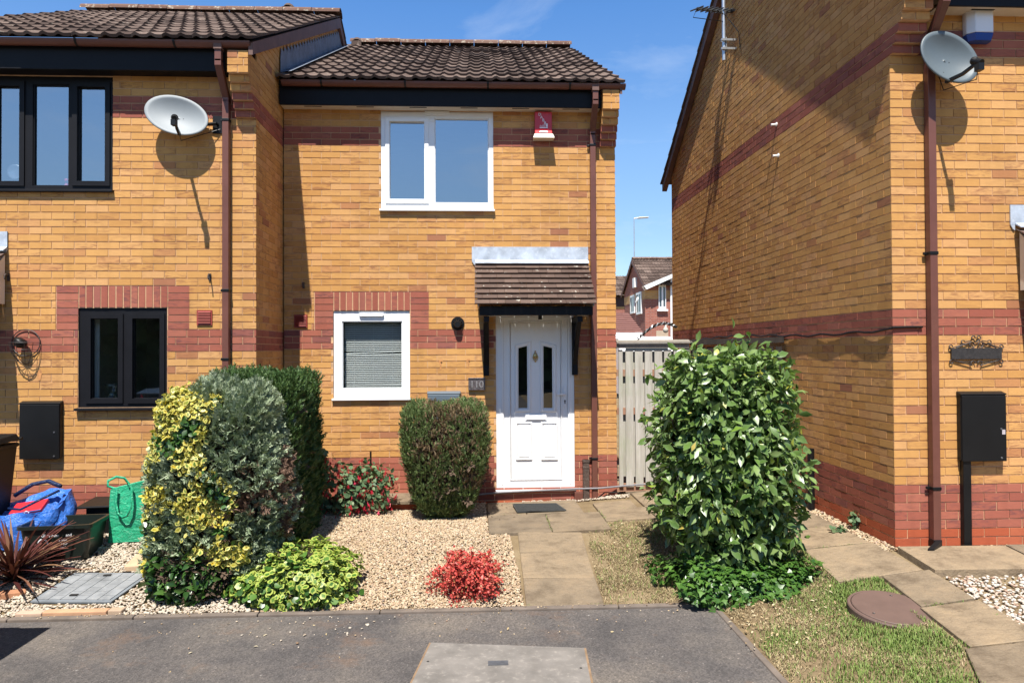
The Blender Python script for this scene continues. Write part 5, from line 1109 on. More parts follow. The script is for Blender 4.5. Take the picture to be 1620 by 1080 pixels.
# clipped conifer in front of the meter box
cc, cr2 = (-.37, 7.62, .60), (.455, .40, .60)
def cshape(p):
    t = (p[2] / cr2[2] + 1) / 2; p = p.copy(); k = .56 + .44 * min(1, max(0, (t - .04) / .52)) ** .9; p[0] *= k; p[1] *= k; return p
ct = thing('conifer_bush', 'small clipped conifer with browning tips below the white ground floor window', 'shrub', (-.36, 7.62, 0))
P, D = hull(19000, cc, cr2, 6.5, .045, 3.2, (.80, 1.04), 14.0, ZG, cshape); A = D * .5 + np.array([0, 0, .9])
br = np.array([fnoise(p, 5.0, 7.0) + .25 * (p[0] - cc[0]) + .30 * rng.normal() for p in P]) > .22
br &= P[:, 2] > .32
cloud('foliage', P, D, T_UP, .055, [leaf_mat('clipped_conifer_green', [(0, (.06, .10, .028)), (.5, (.105, .16, .045)), (.85, (.16, .215, .075)), (1, (.21, .25, .10))], trans=.15, rough=.6), leaf_mat('brown_tips', [(0, (.11, .075, .04)), (.6, (.21, .14, .07)), (1, (.36, .27, .16))], trans=.15, rough=.8)], ct, .7, .1, br.astype(int), .35, A)
core('branches', cc, cr2, 3.8, ct, TWIG, .8, cshape); stems('trunk', (-.3, 7.55, -.03), [(-.36, 7.6, .5), (-.12, 7.45, .25), (-.5, 7.5, .3)], .03, ct)
# red barberry
bb = thing('red_barberry', 'small bright red barberry bush in the middle of the gravel', 'shrub', (-.1, 5.72, -.15))
P, D = hull(4600, (-.10, 5.73, -.06), (.275, .23, .165), 2.0, .42, 7, (.45, 1.16), 17.0, ZG); tw = []
for k in range(46):
    a = rng.uniform(0, 2 * math.pi); e = rng.uniform(.25, 1.4); l = rng.uniform(.20, .31); tw.append((-.10 + l * math.cos(a) * math.cos(e), 5.73 + .8 * l * math.sin(a) * math.cos(e), -.14 + l * 1.0 * math.sin(e)))
stems('stems', (-.1, 5.73, -.17), tw, .004, bb, plain('red_twig', (.16, .04, .03), .7, .2, 9))
Pt = []; 
for t_ in tw:
    for k in range(40): Pt.append(np.array((-.1, 5.73, -.15)) + (np.array(t_) - np.array((-.1, 5.73, -.15))) * rng.uniform(.75, 1.08) + rng.normal(0, .010, 3))
P = np.vstack([P, np.array(Pt)]); D = np.vstack([D, np.tile([0, -.5, .8], (len(Pt), 1))]); cloud('foliage', P, D, T_ROUND, .019, [BERB], bb, .9, .3)
# big evergreen shrub by the side path, ivy round its foot
sc0, sr0 = (2.09, 5.92, .84), (.54, .54, .93)
def sshape(p):
    t = (p[2] / sr0[2] + 1) / 2; p = p.copy(); k = 1.03 - .08 * max(0, (t - .62) / .38) ** 1.5 - .20 * max(0, .5 - t); p[0] *= k; p[1] *= k; p[0] += .05 * (.5 - t); p[2] += max(0, t - .6) * (.18 * p[0] - .03); return p
ss = thing('evergreen_shrub', 'tall bushy evergreen shrub with big oval leaves beside the gable path', 'shrub', (2.075, 5.92, 0))
top = []; 
for k in range(26):
    a = rng.uniform(0, 2 * math.pi); r = rng.uniform(.05, .50); xx = r * math.cos(a); top.append((2.07 + xx, 5.92 + r * .9 * math.sin(a), 1.58 + rng.uniform(-.06, .11) + .18 * xx - .35 * max(0, r - .30)))
Pt = []
for t_ in top:
    for k in range(9): Pt.append(np.array(t_) + rng.normal(0, .05, 3))
for k in range(60):
    a = rng.uniform(0, 2 * math.pi); z = rng.uniform(.4, 1.6); q = np.array((2.07 + .54 * math.cos(a), 5.92 + .54 * math.sin(a), z))
    for j in range(5): Pt.append(q + rng.normal(0, .045, 3))
Pt = np.array(Pt); D_ = Pt - np.array(sc0); SHOOTS = (Pt, D_)
P, D = hull(9000, sc0, sr0, 2.9, .13, 3.4, (.60, 1.13), 19.0, lambda x, y: gz(x, y) + .03, sshape); A = D * .5 + np.array([0, -.1, -.30])
P = np.vstack([P, SHOOTS[0]]); D = np.vstack([D, SHOOTS[1]]); A = np.vstack([A, SHOOTS[1] * .8 + np.array([0, 0, .3])])
cloud('foliage', P, D, T_EV, .084, [SHRUB], ss, .65, .55, None, .52, A + rng.normal(0, .55, P.shape))
stems('stems', (2.05, 5.95, -.08), top + [(2.4, 5.5, .9), (1.7, 5.5, .8), (2.0, 5.4, .6), (2.5, 5.8, 1.2), (1.6, 5.8, 1.2)], .016, ss)
P, D = hull(1600, sc0, [v * .72 for v in sr0], 3, .1, 2.8, (.5, 1.0), 19.0, lambda x, y: gz(x, y) + .1, sshape); cloud('inner_foliage', P, D, T_OVAL, .13, [IVY], ss, 1.0)
iv = thing('ivy', 'dark green ivy spreading round the foot of the tall evergreen shrub', 'ivy', (2.1, 5.5, -.1))
P, D = hull(4200, (2.12, 5.70, -.10), (.58, .44, .19), 2.3, .30, 4.0, (.6, 1.10), 23.0, ZG); k = P[:, 1] < 6.3; cloud('foliage', P[k], D[k], T_IVY, .046, [IVY], iv, .5, .6)
vn = [(1.45 + .05 * k, 5.28 + rng.uniform(-.04, .12), -.15) for k in range(24)]; stems('stems', (2.1, 5.65, -.08), vn, .006, iv)
# spiky red cordyline by the blue bag
cy = thing('cordyline', 'spiky dark red cordyline with narrow arching leaves on the pale gravel', 'plant', (-3.86, 6.02, gz(-3.9, 6.0)))
CORD = leaf_mat('cordyline_red', [(0, (.06, .018, .016)), (.5, (.10, .03, .025)), (.8, (.15, .055, .038)), (1, (.27, .16, .085))], trans=.2, rough=.4)
V = []; F = []; 
for k in range(190):
    a = rng.uniform(0, 2 * math.pi); e = math.acos(rng.uniform(.0, .97)) if k > 60 else rng.uniform(.9, 1.55); l = rng.uniform(.36, .60); w_ = rng.uniform(.009, .015); dr = rng.uniform(.10, .55) * (1.2 if k > 60 else .8)
    h = np.array((math.cos(a), math.sin(a), 0)); sd = np.array((-math.sin(a), math.cos(a), 0)); p = h * .02 + np.array((0, 0, rng.uniform(.0, .14))); el = (math.pi / 2 - e); b = len(V); S = 7
    el = max(-.2, el)
    for s in range(S):
        u = s / (S - 1); ww = w_ * (.75 + .6 * u) * (1 - u ** 2.5) + .0008
        V += [p - sd * ww, p + sd * ww + np.array((0, 0, .003))]; ee = el - dr * u * u * 1.3; p = p + (h * math.cos(ee) + np.array((0, 0, math.sin(ee)))) * l / (S - 1)
        if p[2] < .012: p[2] = .012
    F += [[b + 2 * s, b + 2 * s + 1, b + 2 * s + 3, b + 2 * s + 2] for s in range(S - 1)]
o = mesh_np('leaves', np.array(V), np.array(F), [CORD], cy); o.matrix_parent_inverse = Matrix.Identity(4)
mb = MB(); mb.lathe([(.035, -.03), (.032, .12), (0, .16)], Matrix.Identity(4), 10); o = mb.build('trunk', TWIG, cy); o.matrix_parent_inverse = Matrix.Identity(4)
# weeds at the foot of the gable
for (px, py, h, n, lb) in ((1354, 838, .16, 90, 'pale green weed growing from gravel at the gable corner'), (1328, 843, .06, 40, 'tiny grey green weed flat on the path edge')):
    x, y = gpt(px, py); wt = thing('weed', lb, 'weed', (x, y, gz(x, y)), 'weeds by the gable'); P, D = hull(n, (x, y, gz(x, y) + h * .55), (.085, .06, h * .6), 2, .3, 9, (.2, 1.1), px); cloud('foliage', P, D, T_ROUND, .040, [FUCH], wt, .6, .6); stems('stems', (x, y, gz(x, y) - .01), [tuple(P[k]) for k in range(0, n, 8)], .003, wt)

# ================================================================== gravel and grass
ICO = bmesh.new(); bmesh.ops.create_icosphere(ICO, subdivisions=1, radius=1); IV = np.array([v.co[:] for v in ICO.verts]); IF = np.array([[v.index for v in f.verts] for f in ICO.faces]); ICO.free()
def pebble_mat(name, stops):
    mt, t, p = nodes(name); p.inputs['Roughness'].default_value = .8; p.inputs['Specular IOR Level'].default_value = .3
    c = ramp(t, isl(t), stops); t.links.new(c, p.inputs['Base Color']); return mt
PEB = pebble_mat('buff_gravel', [(0, (.20, .13, .08)), (.12, (.31, .215, .13)), (.35, (.39, .29, .18)), (.6, (.44, .345, .23)), (.85, (.50, .42, .31)), (.95, (.35, .22, .15)), (1, (.27, .22, .185))])
PEBW = pebble_mat('pale_gravel', [(0, (.31, .24, .18)), (.3, (.42, .355, .275)), (.7, (.50, .44, .36)), (.92, (.45, .385, .305)), (1, (.29, .24, .20))])
PEBR = pebble_mat('pink_white_gravel', [(0, (.25, .15, .10)), (.2, (.38, .26, .19)), (.45, (.46, .40, .33)), (1, (.53, .48, .42))])
def inpoly(x, y, P):
    c = False; n = len(P)
    for i in range(n):
        (a, b), (d, e) = P[i], P[i - 1]
        if (b > y) != (e > y) and x < (d - a) * (y - b) / (e - b) + a: c = not c
    return c
def gravel(name, poly, n, s0, s1, mat, avoid=(), lift=.004, zf=gz, flat=.55):
    xs = [p[0] for p in poly]; ys = [p[1] for p in poly]; P = []; tries = 0
    while len(P) < n and tries < n * 8:
        tries += 1; x, y = rng.uniform(min(xs), max(xs)), rng.uniform(min(ys), max(ys))
        if not inpoly(x, y, poly) or any(inpoly(x, y, a) for a in avoid): continue
        P.append((x, y, zf(x, y) + lift + rng.uniform(-.004, .008)))
    P = np.array(P); n = len(P); s = rng.uniform(s0, s1, n) * (1 + (rng.uniform(0, 1, n) > .93) * .5); sc3 = np.stack([rng.uniform(.7, 1.3, n), rng.uniform(.6, 1.0, n), rng.uniform(.35, .8, n) * flat / .55], 1) * s[:, None]
    a = rng.uniform(0, 2 * math.pi, n); tx = rng.normal(0, .35, n); V = IV[None] * (1 + rng.uniform(-.22, .22, (n, len(IV), 1))) * sc3[:, None, :]
    ca, sa = np.cos(a)[:, None], np.sin(a)[:, None]; ct_, st_ = np.cos(tx)[:, None], np.sin(tx)[:, None]
    X, Y, Z = V[..., 0], V[..., 1], V[..., 2]; Y, Z = Y * ct_ - Z * st_, Y * st_ + Z * ct_; X, Y = X * ca - Y * sa, X * sa + Y * ca
    V = np.stack([X, Y, Z], -1) + P[:, None, :]; F = (IF[None] + (np.arange(n) * len(IV))[:, None, None]).reshape(-1, 3)
    return mesh_np(name, V.reshape(-1, 3), F, [mat])
q4s = [(x + (-.03 if i in (0, 3) else .02), y + (-.03 if i < 2 else .03)) for i, (x, y) in enumerate(q4)]
GP = [(-1.75, 5.47), (.335, 5.47), (.325, 6.0), (.28, 6.78), (.08, 6.80), (.06, 8.3), (-2.2, 8.3), (-2.2, 6.6), (-1.75, 6.3)]
o = gravel('gravel', GP, 60000, .006, .0120, PEB); kind(o, 'stuff'); o['label'] = 'buff gravel'
GL = [(-6.5, 5.47), (-1.72, 5.47), (-1.72, 6.3), (-2.15, 6.6), (-2.15, 7.33), (-6.5, 7.33)]
o = gravel('gravel', GL, 32000, .008, .0155, PEBW, [q4s]); kind(o, 'stuff')
GR = [(3.54, 5.24), (6.2, 5.24), (6.2, 2.8), (3.38, 2.8), (3.50, 4.2)]; o = gravel('gravel', GR, 9000, .009, .018, PEBR); kind(o, 'stuff')
GS = [(3.40, 5.78), (5.9, 5.76), (5.9, 5.835), (3.525, 5.835), (3.525, 8.3), (3.40, 8.3)]; o = gravel('gravel', GS, 3400, .007, .014, PEB); kind(o, 'stuff')
GD = [(.5, 8.27), (1.75, 8.2), (1.78, 8.34), (.5, 8.34)]; o = gravel('gravel', GD + [], 700, .007, .013, PEBW); kind(o, 'stuff')
o = gravel('scattered_stones', [(-1.6, 5.38), (-.6, 5.38), (-.8, 4.9), (-1.3, 4.7), (-1.7, 5.0)], 34, .005, .011, PEBW, zf=lambda x, y: -.215); kind(o, 'stuff')
o = gravel('scattered_stones', [(-2.6, 5.38), (1.7, 5.38), (1.7, 5.0), (-2.6, 4.8)], 70, .003, .008, PEB, zf=lambda x, y: -.215); kind(o, 'stuff')
o = gravel('scattered_stones', [(-9, 5.394), (-9, 5.46), (1.75, 5.46), (1.75, 5.394)], 260, .003, .009, PEB, zf=lambda x, y: -.195); kind(o, 'stuff')
def grass_mat():
    mt, t, p = nodes('grass_blades'); p.inputs['Roughness'].default_value = .6; p.inputs['Specular IOR Level'].default_value = .25
    at = N(t, 'ShaderNodeAttribute', attribute_name='edge')
    c = mixc(t, at.outputs['Fac'], ramp(t, isl(t), [(0, (.20, .145, .075)), (.5, (.31, .24, .13)), (1, (.43, .35, .21))]), ramp(t, isl(t), [(0, (.07, .14, .02)), (.5, (.11, .20, .03)), (1, (.19, .27, .06))]))
    t.links.new(c, p.inputs['Base Color']); return mt
GRM = grass_mat()
def grass(name, poly, n, green, hgt, avoid=(), dens=None):
    xs = [p[0] for p in poly]; ys = [p[1] for p in poly]; V = []; F = []; A = []; c = 0; tries = 0
    while c < n and tries < n * 6:
        tries += 1; x, y = rng.uniform(min(xs), max(xs)), rng.uniform(min(ys), max(ys))
        if not inpoly(x, y, poly) or any(inpoly(x, y, a) for a in avoid): continue
        if dens and rng.uniform() > dens(x, y): continue
        gv = green(x, y); isg = 1.0 if rng.uniform() < gv else 0.0; c += 1
        h = hgt * rng.uniform(.5, 1.2) * (1.25 if isg else .75); a = rng.uniform(0, 2 * math.pi); ln = rng.uniform(.2, 1.0) if isg else rng.uniform(.8, 2.6); w_ = rng.uniform(.0014, .0028)
        z = gz(x, y) - .008; dx, dy = math.cos(a), math.sin(a); px, py = -dy * w_, dx * w_; b = len(V)
        V += [(x - px, y - py, z), (x + px, y + py, z), (x + px * .8 + dx * h * ln * .35, y + py * .8 + dy * h * ln * .35, z + h * .75), (x - px * .8 + dx * h * ln * .35, y - py * .8 + dy * h * ln * .35, z + h * .75), (x + dx * h * ln, y + dy * h * ln, z + h * (1.05 if isg else .8))]
        F += [(b, b + 1, b + 2, b + 3), (b + 3, b + 2, b + 4, b + 4)]; A += [isg * rng.uniform(.7, 1)] * 5
    F = np.array(F); V = np.array(V)
    me_f = np.array([[f[0], f[1], f[2], f[3]] for f in F[0::2]]); tri = np.array([[f[0], f[1], f[2]] for f in F[1::2]])
    # every blade: one quad and a tip; the tip is a thin quad ending in a near point
    V2 = np.vstack([V, V[4::5] + np.array([.0004, .0002, 0])]); nb = len(V) // 5
    tipq = np.array([[5 * k + 3, 5 * k + 2, 5 * nb + k, 5 * k + 4] for k in range(nb)])
    return mesh_np(name, V2, np.vstack([me_f, tipq]), [GRM], None, None, np.concatenate([A, np.array(A)[4::5]]))
covp = [(x0_ + .285 * math.cos(a), y0_ + .265 * math.sin(a)) for x0_, y0_ in [gpt(1410, 965)] for a in np.linspace(0, 2 * math.pi, 24)[:-1]]
GA = [(KX + .06, 5.46), (KX + .06, 2.8), (2.6, 2.8), (2.66, 3.5), (2.96, 4.2), (3.08, 4.83), (3.10, 5.36), (2.80, 5.38), (2.80, 6.3), (2.5, 6.5), (1.85, 6.0)]
gsh = lambda x, y: min(1, max(0, .48 + 1.15 * fnoise((x, y, 0), 2.3, 2.0) + .9 * max(0, (x - 2.45)) - .35 * max(0, (y - 5.0)) * (x < 2.4) - .55 * max(0, 2.15 - x)))
kind(grass('grass', GA, 44000, gsh, .024, [covp], lambda x, y: min(1, max(.12, .55 + .9 * fnoise((x, y, 3), 2.9, 5.0) + .5 * (x - 2.3)))), 'stuff')
GB = [(.97, 5.47), (KX + .05, 5.47), (1.9, 6.0), (2.2, 6.7), (2.1, 7.1), (1.30, 7.1), (1.05, 6.78), (.99, 6.3)]
kind(grass('grass', GB, 20000, lambda x, y: .08 + .7 * max(0, fnoise((x, y, 0), 3.1, 9.0) - .1), .024, (), lambda x, y: min(1, max(.12, .42 + 1.2 * fnoise((x, y, 3), 3.4, 15.0)))), 'stuff')
def litter(name, poly, n, mat, zf=gz):
    xs = [p[0] for p in poly]; ys = [p[1] for p in poly]; P = []
    while len(P) < n:
        x, y = rng.uniform(min(xs), max(xs)), rng.uniform(min(ys), max(ys))
        if inpoly(x, y, poly): P.append((x, y, zf(x, y) + .012))
    return cloud(name, np.array(P), np.tile([0, 0, 1.], (n, 1)), T_LONG, .030, [mat], None, .35)
STRAW = leaf_mat('dry_litter', [(0, (.22, .14, .07)), (.5, (.40, .31, .17)), (1, (.55, .48, .32))], trans=.1, rough=.8)
kind(litter('leaf_litter', GB, 45, STRAW), 'stuff'); kind(litter('leaf_litter', [(1.84, 5.4), (2.7, 5.35), (2.6, 4.9), (1.9, 4.4)], 170, STRAW), 'stuff'); kind(litter('leaf_litter', [(-.1, 7.3), (.35, 7.3), (.4, 8.2), (-.4, 8.2)], 140, DEAD), 'stuff')
kind(litter('leaf_litter', [(1.76, 5.4), (1.95, 5.4), (1.92, 3.0), (1.79, 3.0)], 60, STRAW, lambda x, y: max(-.215, gz(x, y)) + .0), 'stuff'); kind(litter('leaf_litter', [(-2.6, 5.3), (1.7, 5.3), (1.7, 5.0), (-2.6, 4.4)], 14, STRAW, lambda x, y: -.22), 'stuff')


JT = [[(x - .012, y0_), (x + .012, y0_), (x + .012, y1_), (x - .012, y1_)] for x, y0_, y1_ in ((.70, 6.8, 7.55), (3.46, 4.3, 5.3), (2.79, 5.5, 6.5), (1.29, 7.15, 7.6), (3.0, 4.2, 4.8))] + [[(a, y - .012), (b, y - .012), (b, y + .012), (a, y + .012)] for a, b, y in ((.35, .98, 5.46), (2.8, 3.4, 5.995), (1.3, 2.3, 7.62), (3.1, 3.5, 4.84), (.1, 1.2, 7.55), (2.8, 3.4, 6.55))]
for P_ in JT: kind(grass('grass', P_, 110, lambda x, y: .75, .022, (), lambda x, y: 1.0 if fnoise((x, y, 0), 6, 2) > .05 else .05), 'stuff')
# ================================================================== bins, bags and boxes at the left
def pts_mesh(mb, ringsP, mat=0, close=True):
    k = len(ringsP[0]); b = [p for r in ringsP for p in r]; F = [(i * k + j, i * k + (j + 1) % k, (i + 1) * k + (j + 1) % k, (i + 1) * k + j) for i in range(len(ringsP) - 1) for j in range(k if close else k - 1)]
    mb.add(b, F, mat)
# wheelie bin, mostly outside the picture
bx1, by = -4.40, 6.62; zb = gz(-4.7, by)
wb = thing('wheelie_bin', 'black wheelie bin standing behind the blue bag at the wall', 'wheelie bin', (bx1 - .28, by, zb))
mb = MB(); r0 = [(bx1 - .50, by - .22, zb + .04), (bx1 - .06, by - .22, zb + .04), (bx1 - .06, by + .24, zb + .04), (bx1 - .50, by + .24, zb + .04)]; r1 = [(bx1 - .56, by - .30, zb + .93), (bx1, by - .30, zb + .93), (bx1, by + .30, zb + .93), (bx1 - .56, by + .30, zb + .93)]
pts_mesh(mb, [r0, r1]); mb.add(r0, [(0, 1, 2, 3)]); mb.box(bx1 - .575, bx1 + .012, by - .315, by + .31, zb + .90, zb + .94); mb.build('body', BLACKP, wb, bevel=.015)
mb = MB(); pts_mesh(mb, [[(bx1 - .58, by - .34, zb + .945), (bx1 + .015, by - .34, zb + .945), (bx1 + .015, by + .31, zb + .965), (bx1 - .58, by + .31, zb + .965)], [(bx1 - .56, by - .33, zb + .975), (bx1 - .005, by - .33, zb + .975), (bx1 - .005, by + .29, zb + 1.02), (bx1 - .56, by + .29, zb + 1.02)]]); mb.quad((bx1 - .56, by - .33, zb + .975), (bx1 - .005, by - .33, zb + .975), (bx1 - .005, by + .29, zb + 1.02), (bx1 - .56, by + .29, zb + 1.02)); mb.build('lid', BLACKP, wb, bevel=.006)
mb = MB(); mb.tube([(bx1 - .56, by + .36, zb + .97), (bx1, by + .36, zb + .97)], .014, 8); mb.box(bx1 - .06, bx1 - .03, by + .28, by + .37, zb + .95, zb + .985); mb.box(bx1 - .53, bx1 - .50, by + .28, by + .37, zb + .95, zb + .985); mb.build('handle', BLACKP, wb)
for xx in (bx1 - .52, bx1 - .04):
    mb = MB(); mb.tube([(xx - .025, by + .25, zb + .10), (xx + .025, by + .25, zb + .10)], .10, 20); mb.build('wheel', BLACKP, wb)
# blue shopping bag
def fabric(name, col, rough=.35):
    mt, t, p = nodes(name); p.inputs['Roughness'].default_value = rough; f = noise_(t, 5, 4, .6); c = ramp(t, f, [(.3, tuple(v * .75 for v in col)), (.7, tuple(min(1, v * 1.2) for v in col))]); t.links.new(c, p.inputs['Base Color'])
    bump(t, p, noise_(t, 14, 5, .65, None, (1, 1, 1.4), 1.2), .03, .7); tl = t.nodes.new('ShaderNodeBsdfTranslucent'); mxs = N(t, 'ShaderNodeMixShader', i_0=.18); t.links.new(c, tl.inputs['Color']); o = t.nodes['Material Output']; t.links.new(p.outputs[0], mxs.inputs[1]); t.links.new(tl.outputs[0], mxs.inputs[2]); t.links.new(mxs.outputs[0], o.inputs[0]); return mt
BLUE = fabric('blue_woven', (.045, .19, .68), .28); GRN = fabric('green_woven', (.03, .42, .22))
bc = (-4.24, 6.74); zb = gz(*bc)
bg_ = thing('shopping_bag', 'big crumpled blue woven shopping bag holding red packaging', 'bag', (bc[0], bc[1], zb))
mb = MB(); rows_ = []; S = 44
for k in range(11):
    u = k / 10; ring_ = []
    for s in range(S):
        a = 2 * math.pi * s / S; ca, sa = math.cos(a), math.sin(a); q = (abs(ca) ** 3.2 + abs(sa) ** 3.2) ** (-1 / 3.2)
        x = .42 * q * ca * (1 - .10 * u + .06 * math.sin(u * 3)); y = .23 * q * sa * (1 + .10 * math.sin(u * math.pi))
        htop = .33 + .15 * max(0, math.cos(a - .95)) ** 2 - .05 * max(0, math.cos(a - 3.6)) + .03 * fnoise((ca * 2, sa * 2, 1), 1.6)
        z = htop * u; wr = .045 * fnoise((ca * 2.2, sa * 2.2, u * 2.4), 1.5, 3) + .025 * (abs(fnoise((ca * 3, sa * 3, u * 3.5), 1.8, 6)) - .2); ring_.append((bc[0] + x + wr * ca, bc[1] + y + wr * sa * 1.2, zb + .005 + z))
    rows_.append(ring_)
pts_mesh(mb, rows_)
inner = [[(bc[0] + (x - bc[0]) * .90, bc[1] + (y - bc[1]) * .84, z - .012) for x, y, z in rows_[-1]], [(bc[0] + (x - bc[0]) * .72, bc[1] + (y - bc[1]) * .6, zb + .27 + .03 * math.sin(i)) for i, (x, y, z) in enumerate(rows_[-1])]]
pts_mesh(mb, [rows_[-1], inner[0], inner[1]]); mb.add(inner[1], [tuple(range(S))]); mb.build('body', BLUE, bg_, smooth=True)
mb = MB(); P = [(bc[0] + .36, bc[1] - .05, zb + .50), (bc[0] + .27, bc[1] - .15, zb + .45), (bc[0] + .10, bc[1] - .19, zb + .36), (bc[0] - .04, bc[1] - .14, zb + .36)]; mb.tube(P, .012, 5); P = [(bc[0] + .34, bc[1] - .0, zb + .53), (bc[0] + .2, bc[1] + .05, zb + .57), (bc[0] + .05, bc[1] + .06, zb + .54), (bc[0] - .1, bc[1] + .04, zb + .44)]; mb.tube(P, .02, 6); mb.build('handle', [fabric('dark_blue_strap', (.012, .03, .10))], bg_, smooth=True)
mb = MB(); mb.prism([(bc[0] + .06, bc[1] - .240, zb + .13), (bc[0] + .24, bc[1] - .236, zb + .16), (bc[0] + .24, bc[1] - .242, zb + .18), (bc[0] + .06, bc[1] - .246, zb + .15)], (0, .004, 0)); mb.prism([(bc[0] - .16, bc[1] - .243, zb + .09), (bc[0] + .04, bc[1] - .247, zb + .125), (bc[0] + .04, bc[1] - .25, zb + .15), (bc[0] - .16, bc[1] - .248, zb + .115)], (0, .004, 0)); mb.build('printed_stripe', LET, bg_)
mb = MB(); M = Matrix.Translation((bc[0] + .06, bc[1] - .04, zb + .335)) @ Matrix.Rotation(R(-8), 4, 'Y') @ Matrix.Rotation(R(28), 4, 'X'); V = [M @ Vector(v) for v in [(-.13, -.06, -.02), (.16, -.06, -.02), (.16, .09, -.02), (-.13, .09, -.02), (-.13, -.06, .015), (.16, -.06, .015), (.16, .09, .015), (-.13, .09, .015)]]
mb.add(V, [(0, 1, 5, 4), (1, 2, 6, 5), (2, 3, 7, 6), (3, 0, 4, 7), (4, 5, 6, 7), (3, 2, 1, 0)]); rp = tag(mb.build('packet', plain('red_card', (.60, .02, .03), .4, .08, 6), bevel=.006), 'red and white packet lying inside the blue bag', 'packet')
mb = MB(); V = [M @ Vector(v) for v in [(-.11, -.062, .004), (.155, -.062, .004), (.155, -.062, .014), (-.11, -.062, .014)]]; mb.add(V, [(0, 1, 2, 3)]); ct2 = M @ Vector((.03, -.063, .0)); mb.tube([ct2 + Vector((.02 * math.cos(a), 0, .014 * math.sin(a))) for a in np.linspace(0, 6.3, 13)], .004, 5); mb.build('white_print', LET, rp)
# black recycling box and its lid behind
b0 = (-3.72, 6.50); zb = gz(*b0); rb_ = thing('recycling_box', 'black open recycling box with white lettering between the red plant and green bag', 'recycling box', (b0[0], b0[1], zb))
def rrect(cx, cy, hx2, hy2, z, rot, rad=.04, n=4):
    P = []
    for (sx2, sy2, a0) in ((1, 1, 0), (-1, 1, 90), (-1, -1, 180), (1, -1, 270)):
        for k in range(n + 1): a = R(a0 + 90 * k / n); x = sx2 * (hx2 - rad) + rad * math.cos(a); y = sy2 * (hy2 - rad) + rad * math.sin(a); P.append((cx + x * math.cos(rot) - y * math.sin(rot), cy + x * math.sin(rot) + y * math.cos(rot), z))
    return P
BG = plain('dark_green_black_plastic', (.012, .017, .014), .32, .2, 5)
mb = MB(); rt_ = .10; h_ = .31
rr_ = [rrect(*b0, .25, .165, zb + .005, rt_), rrect(*b0, .285, .195, zb + h_ - .03, rt_), rrect(*b0, .305, .215, zb + h_ - .03, rt_), rrect(*b0, .305, .215, zb + h_, rt_), rrect(*b0, .282, .192, zb + h_, rt_), rrect(*b0, .25, .165, zb + .02, rt_)]
pts_mesh(mb, rr_); mb.add(rr_[0], [tuple(range(20))[::-1]]); mb.add(rr_[-1], [tuple(range(20))]); mb.build('body', BG, rb_)
ca, sa = math.cos(rt_), math.sin(rt_)
def bfront(u, v): y = -.170 - .030 * (v / h_); x = u; return Vector((b0[0] + x * ca - (y - .012) * sa, b0[1] + x * sa + (y - .012) * ca, zb + v))
Mf = Matrix.Translation(bfront(.0, .18)) @ Matrix.Rotation(rt_, 4, 'Z') @ Matrix(((1, 0, 0, 0), (0, 0, -1, 0), (0, 1, 0, 0), (0, 0, 0, 1))) @ Matrix.Rotation(R(6), 4, 'X')
for k, (s_, sz, dx, dy) in enumerate((('Glass cans', .034, -.03, .045), ('and', .034, .12, .045), ('bottles', .024, .07, .0), ('paper', .024, .08, -.03), ('card', .024, .07, -.06))):
    text_mesh('lettering', s_, sz, LET, rb_, Mf @ Matrix.Translation((dx, dy, .0)), .0008)
mb = MB(); c = bfront(-.09, .155); 
for k in range(3):
    a = R(90 + 120 * k); p = [c + Vector((.040 * math.cos(a + q), -.002, .040 * math.sin(a + q))) for q in np.linspace(.25, 1.75, 7)]; mb.tube(p, .006, 5)
mb.build('recycling_mark', LET, rb_)
mb = MB(); lx = -3.55; mb.prism([(lx - .28, 6.86, gz(lx, 6.9) + .26), (lx + .26, 6.92, gz(lx, 6.9) + .26), (lx + .26, 7.22, gz(lx, 6.9) + .29), (lx - .28, 7.20, gz(lx, 6.9) + .29)], (0, 0, .025)); mb.box(lx - .22, lx + .2, 6.92, 7.18, gz(lx, 7) , gz(lx, 7) + .26); tag(mb.build('storage_box', BLACKP, bevel=.01), 'closed black box against the wall behind the open recycling box', 'box')
# green bag
g0 = (-3.27, 6.80); zb = gz(*g0); gb = thing('shopping_bag', 'upright bright green woven bag with looped handles by the juniper', 'bag', (g0[0], g0[1], zb))
mb = MB(); rws = []
for k in range(9):
    u = k / 8; z = zb + .004 + .52 * u; rws.append([(x + .010 * fnoise((x * 3, y * 3, z * 4), 1.6, 4), y + .014 * fnoise((x * 3, z * 4, y), 1.7, 8), zz + (.02 * math.sin(x * 9) if k == 8 else 0) + (.05 * (x - g0[0]) / .18 if k == 8 else .02 * u * (x - g0[0]) / .18)) for x, y, zz in rrect(g0[0], g0[1], .185 - .01 * u, .10 - .025 * u, z, .12, .02, 3)])
pts_mesh(mb, rws); top_ = rws[-1]; pts_mesh(mb, [top_, [(g0[0] + (x - g0[0]) * .93, g0[1] + (y - g0[1]) * .85, z - .01) for x, y, z in top_], [(g0[0] + (x - g0[0]) * .9, g0[1] + (y - g0[1]) * .8, zb + .1) for x, y, z in top_]]); mb.build('body', GRN, gb, smooth=True)
def strap(P, w_, mat, th=Vector((0, .003, 0))):
    m2 = MB(); V = []
    for i, p in enumerate(P):
        p = Vector(p); t_ = (Vector(P[min(i + 1, len(P) - 1)]) - Vector(P[max(i - 1, 0)])).normalized(); s = Vector((-t_.z, 0, t_.x)) * w_; V += [p - s, p + s, p + s + th, p - s + th]
    F = []
    for i in range(len(P) - 1): F += [(4 * i + j, 4 * i + (j + 1) % 4, 4 * i + 4 + (j + 1) % 4, 4 * i + 4 + j) for j in range(4)]
    m2.add(V, F); return m2.build('handle', mat, gb, smooth=True)
yf_ = g0[1] - .125; xl, xr_ = g0[0] - .09, g0[0] + .05
